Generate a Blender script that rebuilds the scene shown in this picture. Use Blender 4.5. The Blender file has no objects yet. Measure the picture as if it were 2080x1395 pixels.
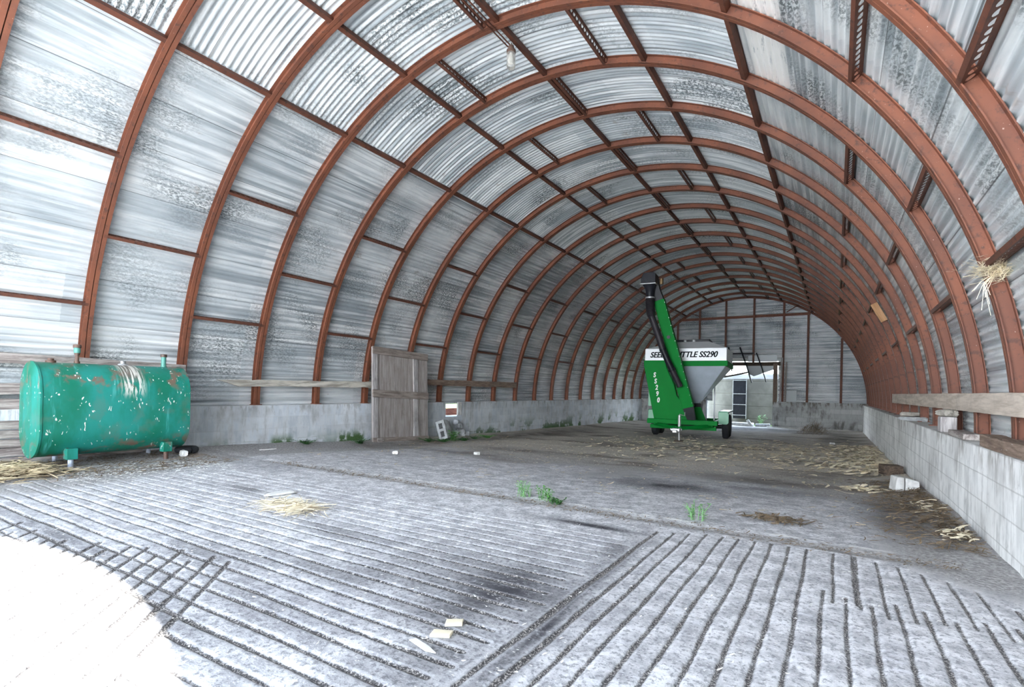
import bpy, bmesh, math, random
import numpy as np
from mathutils import Vector, Matrix, Euler
rnd = random.Random(7)
nrg = np.random.default_rng(5)
R = math.radians
COL = bpy.context.scene.collection
sc = bpy.context.scene

# ------------------------------------------------------------------ layout (metres)
H = 1.05                                   # eye height above the near slab
S = 4.8                                    # radius of the arch ribs (inner flange)
XC, ZC = -3.68976, -0.37488 + H            # centre of the arches
Y0, SR = 2.69856, 1.2192                   # first rib fully in view, rib spacing
YE = Y0 + 19 * SR                          # end wall
YF = Y0 - 6 * SR                           # open front of the barn
XL, XR = XC - S, XC + S
RS = S + 0.10                              # radius of the corrugated skin
XWL, XWR = XL + 0.11, XR - 0.15            # inner faces of the block walls
def rib_y(k): return Y0 + k * SR
def on_arch(phi, r=S): return XC + r * math.cos(R(phi)), ZC + r * math.sin(R(phi))

# ------------------------------------------------------------------ camera
F, YAW, SY, ROLL = 1037.9382, 0.5643, 91.9854, 0.0208
cam = bpy.data.cameras.new('camera'); cam_o = bpy.data.objects.new('camera', cam); COL.objects.link(cam_o)
fw = Vector((-math.sin(YAW), math.cos(YAW), 0)); rt = Vector((math.cos(YAW), math.sin(YAW), 0)); up = Vector((0, 0, 1))
xc_ = rt * math.cos(ROLL) + up * math.sin(ROLL); yc_ = -rt * math.sin(ROLL) + up * math.cos(ROLL)
M = Matrix.Identity(4)
for i in range(3): M[i][0], M[i][1], M[i][2] = xc_[i], yc_[i], -fw[i]
M[2][3] = H
cam_o.matrix_world = M
cam.sensor_fit = 'HORIZONTAL'; cam.sensor_width = 36; cam.lens = F / 2080 * 36; cam.shift_y = SY / 2080
cam.clip_start = 0.05; cam.clip_end = 500
sc.camera = cam_o

# ------------------------------------------------------------------ materials
def lin(h):
    r = [int(h[i:i + 2], 16) / 255 for i in (0, 2, 4)]
    return tuple([c / 12.92 if c <= .04045 else ((c + .055) / 1.055) ** 2.4 for c in r] + [1.0])
class NT:
    def __init__(s, name):
        s.m = bpy.data.materials.new(name); s.m.use_nodes = True; s.t = s.m.node_tree
        s.b = s.t.nodes['Principled BSDF']; s.n = s.t.nodes
    def link(s, a, b): s.t.links.new(a, b)
    def put(s, sock, v):
        if v is None: return
        if hasattr(v, 'is_output'): s.link(v, sock)
        else:
            if isinstance(v, (tuple, list)) and len(v) == 3 and sock.type == 'RGBA': v = tuple(v) + (1,)
            sock.default_value = v
    def coord(s, kind='Object'):
        return s.n.new('ShaderNodeTexCoord').outputs[kind]
    def attr(s, name):
        a = s.n.new('ShaderNodeAttribute'); a.attribute_name = name; return a.outputs['Fac']
    def mapp(s, v, scale=(1, 1, 1), rot=(0, 0, 0), loc=(0, 0, 0)):
        a = s.n.new('ShaderNodeMapping'); s.link(v, a.inputs['Vector'])
        a.inputs['Scale'].default_value = scale; a.inputs['Rotation'].default_value = rot; a.inputs['Location'].default_value = loc
        return a.outputs['Vector']
    def noise(s, v, scale=5, detail=4, rough=.55, dist=0):
        a = s.n.new('ShaderNodeTexNoise'); s.put(a.inputs['Vector'], v)
        a.inputs['Scale'].default_value = scale; a.inputs['Detail'].default_value = detail
        a.inputs['Roughness'].default_value = rough; a.inputs['Distortion'].default_value = dist
        return a.outputs['Fac']
    def vor(s, v, scale=5, feature='F1', out='Distance', rand=1):
        a = s.n.new('ShaderNodeTexVoronoi'); a.feature = feature; s.put(a.inputs['Vector'], v)
        a.inputs['Scale'].default_value = scale; a.inputs['Randomness'].default_value = rand
        return a.outputs[out]
    def ramp(s, f, stops):
        a = s.n.new('ShaderNodeMapRange'); a.interpolation_type = 'SMOOTHSTEP'
        s.put(a.inputs[0], f); a.inputs[1].default_value, a.inputs[2].default_value = stops[:2]
        a.inputs[3].default_value, a.inputs[4].default_value = (stops[2:] if len(stops) > 2 else (0, 1))
        return a.outputs[0]
    def math(s, op, a, b=None, c=None):
        n = s.n.new('ShaderNodeMath'); n.operation = op
        s.put(n.inputs[0], a); s.put(n.inputs[1], b) if b is not None else None
        if c is not None: s.put(n.inputs[2], c)
        return n.outputs[0]
    def mix(s, f, a, b, mode='MIX'):
        n = s.n.new('ShaderNodeMix'); n.data_type = 'RGBA'; n.blend_type = mode
        s.put(n.inputs[0], f); s.put(n.inputs[6], a); s.put(n.inputs[7], b)
        return n.outputs[2]
    def sep(s, v):
        n = s.n.new('ShaderNodeSeparateXYZ'); s.link(v, n.inputs[0]); return n.outputs
    def comb(s, x, y, z=0.0):
        n = s.n.new('ShaderNodeCombineXYZ'); s.put(n.inputs[0], x); s.put(n.inputs[1], y); s.put(n.inputs[2], z); return n.outputs[0]
    def white(s, v):
        n = s.n.new('ShaderNodeTexWhiteNoise'); n.noise_dimensions = '3D'; s.link(v, n.inputs['Vector']); return n.outputs['Value']
    def bump(s, h, strength=.4, dist=.01):
        n = s.n.new('ShaderNodeBump'); s.put(n.inputs['Height'], h)
        n.inputs['Strength'].default_value = strength; n.inputs['Distance'].default_value = dist
        s.link(n.outputs[0], s.b.inputs['Normal'])
    def out(s, col=None, rough=None, metal=None, spec=None):
        s.put(s.b.inputs['Base Color'], col); s.put(s.b.inputs['Roughness'], rough); s.put(s.b.inputs['Metallic'], metal)
        if spec is not None: s.b.inputs['Specular IOR Level'].default_value = spec
        return s.m

def m_plain(name, col, rough=.6, metal=0, var=.35, scale=6, dark=None, bump=0, spec=None):
    t = NT(name); c = t.coord()
    dk = dark or tuple(x * (1 - var) for x in col[:3])
    f = t.ramp(t.noise(c, scale, 5, .6), (.35, .7))
    if bump: t.bump(t.noise(c, scale * 6, 5, .6), bump, .01)
    return t.out(t.mix(f, dk, col[:3]), rough, metal, spec)

def m_skin(name, dark=1.0, metal=.22, flake=False):
    t = NT(name); uv = t.coord('UV'); x, y, _ = t.sep(uv)
    sx = t.math('FLOOR', t.math('DIVIDE', x, 2.4384)); sy = t.math('FLOOR', t.math('DIVIDE', y, .62))
    sheet = t.white(t.comb(sx, sy, 3.0))
    long_ = t.noise(t.mapp(uv, (.9, 7, 1)), 1.6, 5, .6)                     # streaks along the flutes
    blot = t.ramp(t.noise(uv, .75, 4, .55), (.45, .62))                     # tarnished areas
    spk = t.ramp(t.noise(t.mapp(uv, (1, 2.2, 1)), 24, 5, .7, .4), (.44, .57))
    tone = t.math('ADD', t.math('MULTIPLY', long_, .75), t.math('MULTIPLY', sheet, .22))
    base = t.mix(t.ramp(tone, (.3, .62)), (.52 * dark, .565 * dark, .58 * dark), (.77 * dark, .79 * dark, .78 * dark))
    flu = t.ramp(t.noise(t.mapp(uv, (.35, 13.1, 1)), 1.0, 3, .55, .15), (.42, .58))      # darker streaks about a flute wide, running with the flutes
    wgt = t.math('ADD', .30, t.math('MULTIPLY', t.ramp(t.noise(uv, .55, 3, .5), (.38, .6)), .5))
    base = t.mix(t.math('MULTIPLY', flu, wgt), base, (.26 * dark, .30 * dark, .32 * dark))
    spot = t.math('MULTIPLY', blot, spk)
    sh2 = t.ramp(t.white(t.comb(sy, sx, 9.0)), (.45, .8))
    spot = t.math('MULTIPLY', spot, t.math('ADD', .5, t.math('MULTIPLY', sh2, .55)))
    base = t.mix(spot, base, (.13 * dark, .15 * dark, .155 * dark))
    yy = t.math('FRACT', t.math('DIVIDE', y, .62))
    seam = t.math('LESS_THAN', yy, .012)
    base = t.mix(t.math('MULTIPLY', seam, .7), base, (.05, .055, .06))
    rst = t.math('MULTIPLY', t.ramp(t.noise(uv, 3.1, 4, .6), (.66, .74)), .35)
    base = t.mix(rst, base, (.2, .12, .06))
    if flake:                                                              # flaking white patch high on the right side
        fm = t.math('MULTIPLY', t.ramp(t.math('ABSOLUTE', t.math('SUBTRACT', x, 5.6)), (.70, .95, 1, 0)), t.ramp(t.math('ABSOLUTE', t.math('SUBTRACT', y, 4.42)), (.17, .27, 1, 0)))
        base = t.mix(t.math('MULTIPLY', fm, t.ramp(t.noise(t.mapp(uv, (1.3, 11, 1)), 2.4, 5, .7), (.32, .44))), base, (.93, .92, .88))
    t.bump(t.noise(uv, 30, 3, .6), .12, .004)
    return t.out(base, t.ramp(tone, (.3, .7, .34, .5)), metal)

def m_rust(name, a, b, c2, rough=.62, edge=None):
    t = NT(name); c = t.coord()
    n1 = t.noise(c, 1.7, 4, .6); n2 = t.noise(c, 14, 6, .65)
    col = t.mix(t.ramp(n1, (.35, .65)), a, b)
    col = t.mix(t.ramp(n2, (.52, .68)), col, c2)
    fl = t.math('MULTIPLY', t.ramp(t.noise(c, 55, 3, .5), (.7, .74)), .5)
    col = t.mix(fl, col, (.55, .42, .34))
    t.bump(n2, .25, .004)
    return t.out(col, rough, .15)

def m_block(name, ax, tint=(1, 1, 1), moss=0.0, white=0.0, stain=.5):
    t = NT(name); x, y, z = t.sep(t.coord())
    u = y if ax == 'Y' else x
    p = t.comb(u, z, 0.0)
    wob = t.noise(p, 2.2, 3, .5)
    br = t.n.new('ShaderNodeTexBrick')
    pv = t.comb(t.math('ADD', u, t.math('MULTIPLY', wob, .02)), t.math('ADD', t.math('ADD', z, .135), t.math('MULTIPLY', wob, .014)), 0.0)
    t.link(pv, br.inputs['Vector'])
    br.inputs['Scale'].default_value = 1; br.inputs['Brick Width'].default_value = .406; br.inputs['Row Height'].default_value = .2032
    br.inputs['Mortar Size'].default_value = .006; br.inputs['Mortar Smooth'].default_value = .3; br.inputs['Bias'].default_value = 0
    br.inputs['Color1'].default_value = (.34, .34, .34, 1); br.inputs['Color2'].default_value = (.68, .68, .68, 1); br.inputs['Mortar'].default_value = (.5, .5, .5, 1)
    col = t.mix(.55, br.outputs['Color'], (.5 * tint[0], .5 * tint[1], .5 * tint[2]))
    col = t.mix(1.0, col, tint, 'MULTIPLY')
    streak = t.noise(t.mapp(p, (3.2, .8, 1)), 1.6, 6, .68)
    big = t.noise(p, 1.1, 4, .6)
    if white:
        col = t.mix(t.math('MULTIPLY', t.ramp(streak, (.38, .56)), white), col, (.86, .855, .835))
    dk = t.math('MULTIPLY', t.ramp(t.math('ADD', t.math('MULTIPLY', streak, .6), t.math('MULTIPLY', big, .5)), (.53, .70)), stain)
    col = t.mix(dk, col, (.085, .075, .065))
    dk2 = t.math('MULTIPLY', t.ramp(t.noise(p, 7, 6, .7), (.58, .72)), stain * .6)
    col = t.mix(dk2, col, (.16, .15, .14))
    top = t.math('MULTIPLY', t.ramp(z, (.42, .68)), t.ramp(t.noise(t.mapp(p, (6, 1.6, 1)), 1.5, 4, .6), (.5, .62)))
    col = t.mix(t.math('MULTIPLY', top, stain), col, (.12, .095, .07))
    mort = br.outputs['Fac']
    col = t.mix(t.math('MULTIPLY', mort, .35), col, (.13, .13, .13) if ax == 'X' else (.58, .58, .57) if moss else (.27, .26, .24))
    if moss:
        low = t.ramp(z, (-.32, .28, 1, 0))
        mm = t.math('MULTIPLY', low, t.ramp(t.noise(p, 1.3, 4, .6), (.50, .57)))
        mm = t.math('MAXIMUM', mm, t.math('MULTIPLY', t.math('MULTIPLY', mort, low), t.ramp(t.noise(p, 1.9, 3, .5), (.5, .58))))
        for yc, wd in ((5.55, .26), (7.2, .3), (6.9, .12)):
            sp = t.math('MULTIPLY', t.ramp(t.math('ABSOLUTE', t.math('SUBTRACT', y, yc)), (wd * .6, wd, 1, 0)), t.ramp(z, (.0, .20, 1, 0)))
            mm = t.math('MAXIMUM', mm, t.math('MULTIPLY', sp, t.ramp(t.noise(p, 6, 4, .6), (.36, .5))))
        col = t.mix(t.math('MULTIPLY', mm, moss), col, (.04, .10, .015))
    t.bump(t.math('SUBTRACT', t.math('MULTIPLY', t.noise(p, 40, 4, .6), .3), mort), .5, .008)
    return t.out(col, .85, 0, .25)

def m_wood(name, a, b, axis='Y', grain=1.0, rough=.8):
    t = NT(name); c = t.coord()
    sc_ = {'X': (1.2, 14, 14), 'Y': (14, 1.2, 14), 'Z': (14, 14, 1.2)}[axis]
    g = t.noise(t.mapp(c, sc_), 2.4 * grain, 6, .65, .3)
    n = t.noise(c, 2.5, 4, .6)
    col = t.mix(t.ramp(g, (.36, .64)), a, b)
    col = t.mix(t.math('MULTIPLY', t.ramp(n, (.52, .72)), .35), col, tuple(x * .5 for x in a))
    w = t.math('MULTIPLY', t.ramp(t.noise(t.mapp(c, (sc_[0] * 1.5, sc_[1] * 1.5, sc_[2] * 1.5)), 5, 2, .5), (.69, .73)), .55)
    col = t.mix(w, col, (.62, .6, .55))
    t.bump(g, .35, .006)
    return t.out(col, rough, 0, .25)

def m_paint(name, col, rough=.35, var=.15, dirt=.25, spec=.5):
    t = NT(name); c = t.coord()
    n = t.noise(c, 2.2, 5, .6)
    cc = t.mix(t.ramp(n, (.35, .7)), tuple(x * (1 - var) for x in col), col)
    cc = t.mix(t.math('MULTIPLY', t.ramp(t.noise(c, 9, 5, .65), (.6, .75)), dirt), cc, (.22, .2, .16))
    return t.out(cc, rough, 0, spec)

def m_tank():
    t = NT('teal_tank_paint'); c = t.coord(); x, y, z = t.sep(c)
    n1 = t.noise(t.mapp(c, (1, 1, .5)), 2.4, 5, .6); n2 = t.noise(c, 4.5, 6, .65, .3); n3 = t.noise(c, 18, 4, .6)
    col = t.mix(t.ramp(n1, (.38, .62)), (.004, .15, .092), (.010, .215, .175))
    col = t.mix(t.ramp(t.noise(t.mapp(c, (1, 8, 1)), 1.6, 4, .6), (.58, .75)), col, (.05, .31, .275))
    band = t.math('MAXIMUM', t.ramp(z, (.86, 1.08)), t.ramp(z, (.22, .38, 1, 0)))
    rust = t.math('MULTIPLY', t.ramp(n2, (.5, .62)), t.math('ADD', .18, t.math('MULTIPLY', band, .8)))
    col = t.mix(rust, col, (.17, .105, .075))
    # bird droppings: short pale strokes running down the flanks, and a splash under the bung
    seed = t.mapp(c, (27, 27, 6.5), (R(14), R(8), R(25)))
    vm = t.n.new('ShaderNodeVectorMath'); vm.operation = 'MULTIPLY_ADD'; nz = t.n.new('ShaderNodeTexNoise'); t.link(c, nz.inputs['Vector']); nz.inputs['Scale'].default_value = 7
    t.link(nz.outputs['Color'], vm.inputs[0]); vm.inputs[1].default_value = (5, 5, 2.5); t.link(seed, vm.inputs[2]); seed = vm.outputs[0]
    v1 = t.ramp(t.vor(seed, 1.0), (.17, .22, 1, 0))
    pick = t.ramp(t.noise(c, 6.0, 2, .5), (.51, .57))
    drop = t.math('MULTIPLY', v1, pick)
    dy = t.math('ABSOLUTE', t.math('SUBTRACT', y, .90))
    splash = t.math('MULTIPLY', t.ramp(dy, (.05, .17, 1, 0)), t.ramp(z, (.80, .95)))
    spl = t.math('MULTIPLY', splash, t.ramp(t.noise(t.mapp(c, (1, 30, 4)), 1.3, 4, .6), (.46, .56)))
    grime = t.math('MULTIPLY', splash, t.ramp(z, (1.0, 1.12)))
    col = t.mix(t.math('MULTIPLY', grime, .9), col, (.15, .12, .10))
    col = t.mix(t.math('MULTIPLY', t.math('MAXIMUM', drop, spl), .85), col, (.68, .66, .60))
    t.bump(n3, .1, .004)
    return t.out(col, t.ramp(n1, (.3, .7, .42, .6)), 0, .4)

def m_floor():
    t = NT('worn_concrete_floor'); c = t.coord(); x, y, z = t.sep(c)
    gd = t.attr('gd'); soil = t.attr('soil'); stain = t.attr('stain'); lip_highlight_and_white = t.attr('lip_highlight_and_white')
    n1 = t.noise(c, 1.1, 6, .62); n2 = t.noise(c, 7, 6, .7); n3 = t.noise(c, 38, 5, .7); n4 = t.noise(c, 120, 3, .6)
    strk = t.noise(t.mapp(c, (1.0, 5.5, 1)), 3.2, 5, .65)
    conc = t.mix(t.ramp(n2, (.36, .66)), (.35, .345, .355), (.72, .71, .715))
    conc = t.mix(t.math('MULTIPLY', t.ramp(strk, (.52, .72)), .55), conc, (.80, .80, .83))
    conc = t.mix(t.math('MULTIPLY', t.ramp(n3, (.50, .60)), .7), conc, (.17, .17, .18))
    conc = t.mix(t.math('MULTIPLY', t.ramp(n1, (.50, .70)), .35), conc, (.25, .245, .265))
    wsp = t.math('MULTIPLY', t.ramp(t.noise(t.mapp(c, (1, 2.2, 1), (0, 0, R(-20))), 60, 4, .7), (.56, .64)), .6)
    conc = t.mix(wsp, conc, (.88, .87, .87))
    st = t.math('MULTIPLY', stain, t.ramp(t.math('ADD', t.math('MULTIPLY', n2, .6), t.math('MULTIPLY', n3, .45)), (.30, .54)))
    conc = t.mix(st, conc, (.045, .043, .05))
    # grooves packed with dark grit
    jit = t.math('SUBTRACT', t.math('ADD', t.math('MULTIPLY', n3, .022), t.math('MULTIPLY', n2, .022)), .022)
    g = t.math('SUBTRACT', t.math('ADD', gd, jit), t.math('MULTIPLY', stain, .014))
    groove = t.ramp(g, (.006, .014, 1, 0))
    rim = t.math('MULTIPLY', t.ramp(g, (.012, .018)), t.ramp(g, (.022, .034, 1, 0)))  # pale highlight painted along the groove edges
    conc = t.mix(t.math('MULTIPLY', rim, .12), conc, (.80, .80, .82))
    grit = t.mix(t.ramp(n4, (.48, .62)), (.05, .046, .046), (.42, .39, .36))
    conc = t.mix(t.math('MULTIPLY', groove, .93), conc, grit)
    # soil
    sn = t.math('ADD', soil, t.math('MULTIPLY', t.math('SUBTRACT', t.math('ADD', t.math('MULTIPLY', n2, .6), t.math('MULTIPLY', n1, .6)), .6), .9))
    sf = t.ramp(sn, (.32, .72))
    far = t.ramp(y, (6.5, 11.0))
    grey = t.mix(t.ramp(n3, (.38, .66)), (.23, .22, .215), (.50, .485, .475))
    tan = t.mix(t.ramp(n3, (.38, .66)), (.46, .415, .35), (.76, .71, .63))
    dirt = t.mix(far, grey, tan)
    brown = t.math('MULTIPLY', t.ramp(t.noise(t.mapp(c, (.55, 1.0, 1)), .95, 5, .62), (.52, .66)), t.ramp(y, (5.0, 9.0)))
    dirt = t.mix(t.math('MULTIPLY', brown, .7), dirt, (.12, .09, .066))
    dirt = t.mix(t.math('MULTIPLY', st, .85), dirt, (.075, .062, .052))
    col = t.mix(sf, conc, dirt)
    col = t.mix(t.math('MULTIPLY', lip_highlight_and_white, t.ramp(n2, (.38, .55))), col, (.82, .81, .78))  # painted lip highlight, plus the white spot on the slab
    # pale flecks of chaff
    fl = t.math('MULTIPLY', t.ramp(t.vor(t.mapp(c, (20, 46, 20), (0, 0, R(20))), 1), (.12, .17, 1, 0)), t.ramp(t.noise(c, 9, 3, .6), (.50, .57)))
    col = t.mix(t.math('MULTIPLY', fl, .75), col, (.78, .76, .70))
    h = t.math('SUBTRACT', t.math('ADD', t.math('MULTIPLY', n3, .35), t.math('MULTIPLY', n4, .2)), t.math('MULTIPLY', groove, .5))
    t.bump(h, .6, .010)
    return t.out(col, .82, 0, .3)

MT = {}
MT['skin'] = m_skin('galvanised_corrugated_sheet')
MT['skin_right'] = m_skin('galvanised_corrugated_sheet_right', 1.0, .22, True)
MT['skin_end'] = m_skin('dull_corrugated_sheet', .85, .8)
MT['rust'] = m_rust('red_oxide_steel', (.205, .070, .036), (.145, .052, .030), (.09, .038, .026))
MT['purlin'] = m_rust('brown_rusty_steel', (.135, .045, .024), (.09, .033, .02), (.06, .026, .018))
MT['block_left'] = m_block('grey_concrete_block', 'Y', (.98, 1.03, 1.08), moss=.95, white=.35, stain=.45)
MT['block_right'] = m_block('limewashed_concrete_block', 'Y', (1.1, 1.1, 1.08), white=.92, stain=.55)
MT['block_end'] = m_block('stained_concrete_wall', 'X', (.85, .86, .85), white=.1, stain=.8)
MT['floor'] = m_floor()
MT['tank'] = m_tank()
MT['pipe_rust'] = m_rust('rusty_pipe', (.12, .07, .05), (.08, .05, .04), (.2, .12, .08))
MT['pipe_teal'] = m_paint('faded_teal_paint', (.10, .33, .27), .5, .3, .5)
MT['pipe_white'] = m_plain('bluish_white_pipe', (.50, .55, .66), .5, 0, .3, 9)
MT['wood_grey'] = m_wood('weathered_grey_wood', (.24, .22, .215), (.46, .43, .42), 'Z')
MT['wood_door'] = m_wood('weathered_door_boards', (.24, .205, .19), (.36, .325, .305), 'Z', .6)
MT['wood_doorrail'] = m_wood('brown_door_rail', (.17, .135, .115), (.30, .255, .225), 'Y', .7)
MT['wood_rail'] = m_wood('pale_weathered_plank', (.40, .335, .275), (.58, .50, .42), 'Y', .6)
MT['wood_brown'] = m_wood('brown_weathered_plank', (.14, .095, .07), (.27, .20, .155), 'Y')
MT['wood_pale'] = m_wood('bleached_split_timber', (.26, .235, .20), (.60, .56, .48), 'Y', .6)
MT['wood_orange'] = m_wood('fresh_tan_wood', (.36, .19, .09), (.52, .30, .16), 'Z')
MT['wood_dark'] = m_wood('dark_rotten_wood', (.05, .035, .028), (.12, .085, .06), 'Y')
MT['wood_stack'] = m_wood('stacked_board_wood', (.17, .14, .13), (.40, .36, .33), 'Y')
MT['concrete'] = m_plain('loose_concrete', (.46, .47, .47), .9, 0, .4, 9, bump=.4, spec=.2)
MT['concrete_pale'] = m_plain('pale_concrete', (.72, .71, .68), .9, 0, .35, 7, bump=.3, spec=.2)
MT['stone_tan'] = m_plain('crumbled_tan_stone', (.50, .46, .40), .9, 0, .5, 14, bump=.5, spec=.2)
MT['silo'] = m_plain('silo_concrete', (.135, .125, .112), .85, 0, .3, 1.5, bump=.1, spec=.2)
MT['green'] = m_paint('bright_green_enamel', (.0006, .20, .028), .55, .1, .01, .1)
MT['green_pale'] = m_paint('faded_green_enamel', (.12, .40, .22), .35, .2, .1)
MT['white'] = m_paint('white_enamel', (.76, .77, .78), .3, .08, .12)
MT['steel_paint'] = m_paint('pale_blue_grey_enamel', (.50, .56, .63), .25, .12, .05)
MT['black'] = m_plain('black_plastic', (.014, .015, .022), .4, 0, .4, 8, spec=.25)
MT['black_metal'] = m_plain('black_painted_steel', (.012, .013, .018), .45, 0, .4, 6, spec=.25)
MT['hose'] = m_plain('dark_rubber_hose', (.032, .027, .033), .5, 0, .4, 10, spec=.3)
MT['tire'] = m_plain('black_rubber', (.028, .03, .036), .75, 0, .35, 12, bump=.2)
MT['silver'] = m_plain('galvanised_fittings', (.55, .56, .56), .35, .6, .3, 15)
MT['brass'] = m_plain('bronze_motor', (.30, .19, .09), .4, .6, .3, 12)
MT['letter_black'] = m_plain('black_vinyl', (.008, .009, .013), .6, 0, .1, 5, spec=.1)
MT['letter_white'] = m_plain('white_vinyl', (.75, .78, .75), .4, 0, .1, 5)
MT['straw'] = m_plain('dry_straw', (.74, .60, .38), .8, 0, .45, 3, spec=.2)
MT['straw_pale'] = m_plain('pale_dry_grass', (.90, .80, .60), .8, 0, .3, 3, spec=.2)
MT['straw_dark'] = m_plain('old_brown_straw', (.26, .19, .12), .85, 0, .5, 4, spec=.2)
MT['husk'] = m_plain('corn_husk', (.80, .70, .51), .75, 0, .4, 2.5, spec=.2)
MT['leaf'] = m_plain('weed_leaf', (.10, .34, .05), .55, 0, .45, 12)
MT['leaf_pale'] = m_plain('pale_weed_leaf', (.22, .46, .17), .55, 0, .4, 12)
MT['leaf_dark'] = m_plain('dark_weed_leaf', (.035, .15, .025), .55, 0, .5, 12)
MT['plaster'] = m_plain('white_scrap', (.80, .79, .75), .7, 0, .2, 9)
MT['grass'] = m_plain('sunny_grass', (.16, .24, .07), .9, 0, .4, .8, spec=.1)
MT['gravel'] = m_plain('pale_gravel', (.60, .61, .60), .9, 0, .2, 1.2, spec=.2)
MT['board_red'] = m_wood('red_brown_board', (.10, .03, .02), (.20, .07, .045), 'Y')
def m_glass():
    t = NT('dusty_jar_glass'); t.b.inputs['Transmission Weight'].default_value = .75; t.b.inputs['IOR'].default_value = 1.3
    return t.out((.82, .80, .74), .22)
MT['glass'] = m_glass()

# ------------------------------------------------------------------ mesh helpers
class MB:
    def __init__(s): s.v = []; s.f = []; s.mi = []
    def add(s, vs, fs, mtx=None):
        n = len(s.v)
        s.v += [tuple(mtx @ Vector(p)) for p in vs] if mtx is not None else [tuple(p) for p in vs]
        s.f += [tuple(i + n for i in f) for f in fs]; return s
    def box(s, x0, x1, y0, y1, z0, z1, mtx=None):
        vs = [(x, y, z) for x in (x0, x1) for y in (y0, y1) for z in (z0, z1)]
        return s.add(vs, [(0, 1, 3, 2), (4, 6, 7, 5), (0, 4, 5, 1), (2, 3, 7, 6), (0, 2, 6, 4), (1, 5, 7, 3)], mtx)
    def prism(s, pts, d0, d1, axis='Y', mtx=None):
        """polygon of 2-D points pushed from d0 to d1 along an axis"""
        def P(a, b, d): return {'X': (d, a, b), 'Y': (a, d, b), 'Z': (a, b, d)}[axis]
        n = len(pts)
        vs = [P(a, b, d0) for a, b in pts] + [P(a, b, d1) for a, b in pts]
        fs = [tuple(range(n))[::-1], tuple(range(n, 2 * n))] + [(i, (i + 1) % n, n + (i + 1) % n, n + i) for i in range(n)]
        return s.add(vs, fs, mtx)
    def tube(s, path, r, n=10, cap=True, mtx=None):
        path = [Vector(p) for p in path]; rs = r if isinstance(r, (list, tuple)) else [r] * len(path)
        t0 = (path[1] - path[0]).normalized(); a = Vector((0, 0, 1)) if abs(t0.z) < .9 else Vector((1, 0, 0))
        u = t0.cross(a).normalized(); vs = []; fs = []
        for i, p in enumerate(path):
            t = (path[min(i + 1, len(path) - 1)] - path[max(i - 1, 0)]).normalized()
            u = (u - t * u.dot(t)).normalized(); w = t.cross(u)
            for k in range(n):
                an = 2 * math.pi * k / n; vs.append(p + u * (rs[i] * math.cos(an)) + w * (rs[i] * math.sin(an)))
        for i in range(len(path) - 1):
            for k in range(n): fs.append((i * n + k, i * n + (k + 1) % n, (i + 1) * n + (k + 1) % n, (i + 1) * n + k))
        if cap: fs += [tuple(range(n))[::-1], tuple(range((len(path) - 1) * n, len(path) * n))]
        return s.add(vs, fs, mtx)
    def lathe(s, prof, n=24, mtx=None, caps=True):
        """profile of (radius, height) about the local Z axis"""
        vs = []; fs = []
        for r, z in prof:
            for k in range(n): an = 2 * math.pi * k / n; vs.append((r * math.cos(an), r * math.sin(an), z))
        for i in range(len(prof) - 1):
            for k in range(n): fs.append((i * n + k, i * n + (k + 1) % n, (i + 1) * n + (k + 1) % n, (i + 1) * n + k))
        if caps: fs += [tuple(range(n))[::-1], tuple(range((len(prof) - 1) * n, len(prof) * n))]
        return s.add(vs, fs, mtx)
    def loft(s, rings, caps=True, closed=True, mtx=None):
        n = len(rings[0]); vs = [p for r in rings for p in r]; fs = []
        for i in range(len(rings) - 1):
            for k in range(n if closed else n - 1): fs.append((i * n + k, i * n + (k + 1) % n, (i + 1) * n + (k + 1) % n, (i + 1) * n + k))
        if caps: fs += [tuple(range(n))[::-1], tuple(range((len(rings) - 1) * n, len(rings) * n))]
        return s.add(vs, fs, mtx)
    def mesh(s, name, mat, smooth=False, fix=True):
        me = bpy.data.meshes.new(name); me.from_pydata(s.v, [], s.f); me.materials.append(MT[mat] if isinstance(mat, str) else mat)
        if fix:
            b = bmesh.new(); b.from_mesh(me); bmesh.ops.recalc_face_normals(b, faces=b.faces); b.to_mesh(me); b.free()
        if smooth:
            me.polygons.foreach_set('use_smooth', [True] * len(me.polygons))
            try: me.set_sharp_from_angle(angle=R(38))
            except Exception: pass
        me.update(); return me
    def build(s, name, mat, parent=None, smooth=False, bevel=0, loc=None, fix=True):
        o = bpy.data.objects.new(name, s.mesh(name, mat, smooth, fix)); COL.objects.link(o)
        if parent: o.parent = parent
        if loc: o.location = loc
        if bevel:
            m = o.modifiers.new('bevel', 'BEVEL'); m.width = bevel; m.segments = 2; m.limit_method = 'ANGLE'; m.angle_limit = R(40)
        return o
def np_mesh(name, verts, faces, mat, uv=None, smooth=True, attrs=None):
    me = bpy.data.meshes.new(name); nv, nf = len(verts), len(faces)
    me.vertices.add(nv); me.vertices.foreach_set('co', np.asarray(verts, np.float32).ravel())
    me.loops.add(nf * 4); me.loops.foreach_set('vertex_index', np.asarray(faces, np.int32).ravel())
    me.polygons.add(nf); me.polygons.foreach_set('loop_start', np.arange(0, nf * 4, 4, dtype=np.int32))
    if smooth: me.polygons.foreach_set('use_smooth', np.ones(nf, bool))
    me.update(calc_edges=True)
    if uv is not None:
        l = me.uv_layers.new(name='UVMap'); l.data.foreach_set('uv', np.asarray(uv, np.float32)[np.asarray(faces).ravel()].ravel())
    for k, a in (attrs or {}).items():
        at = me.attributes.new(k, 'FLOAT', 'POINT'); at.data.foreach_set('value', np.asarray(a, np.float32))
    me.materials.append(MT[mat]); me.validate(); return me
def grid_faces(n, m, off=0):
    i, j = np.meshgrid(np.arange(n - 1), np.arange(m - 1), indexing='ij'); a = (i * m + j).ravel() + off
    return np.stack([a, a + m, a + m + 1, a + 1], 1)
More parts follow.
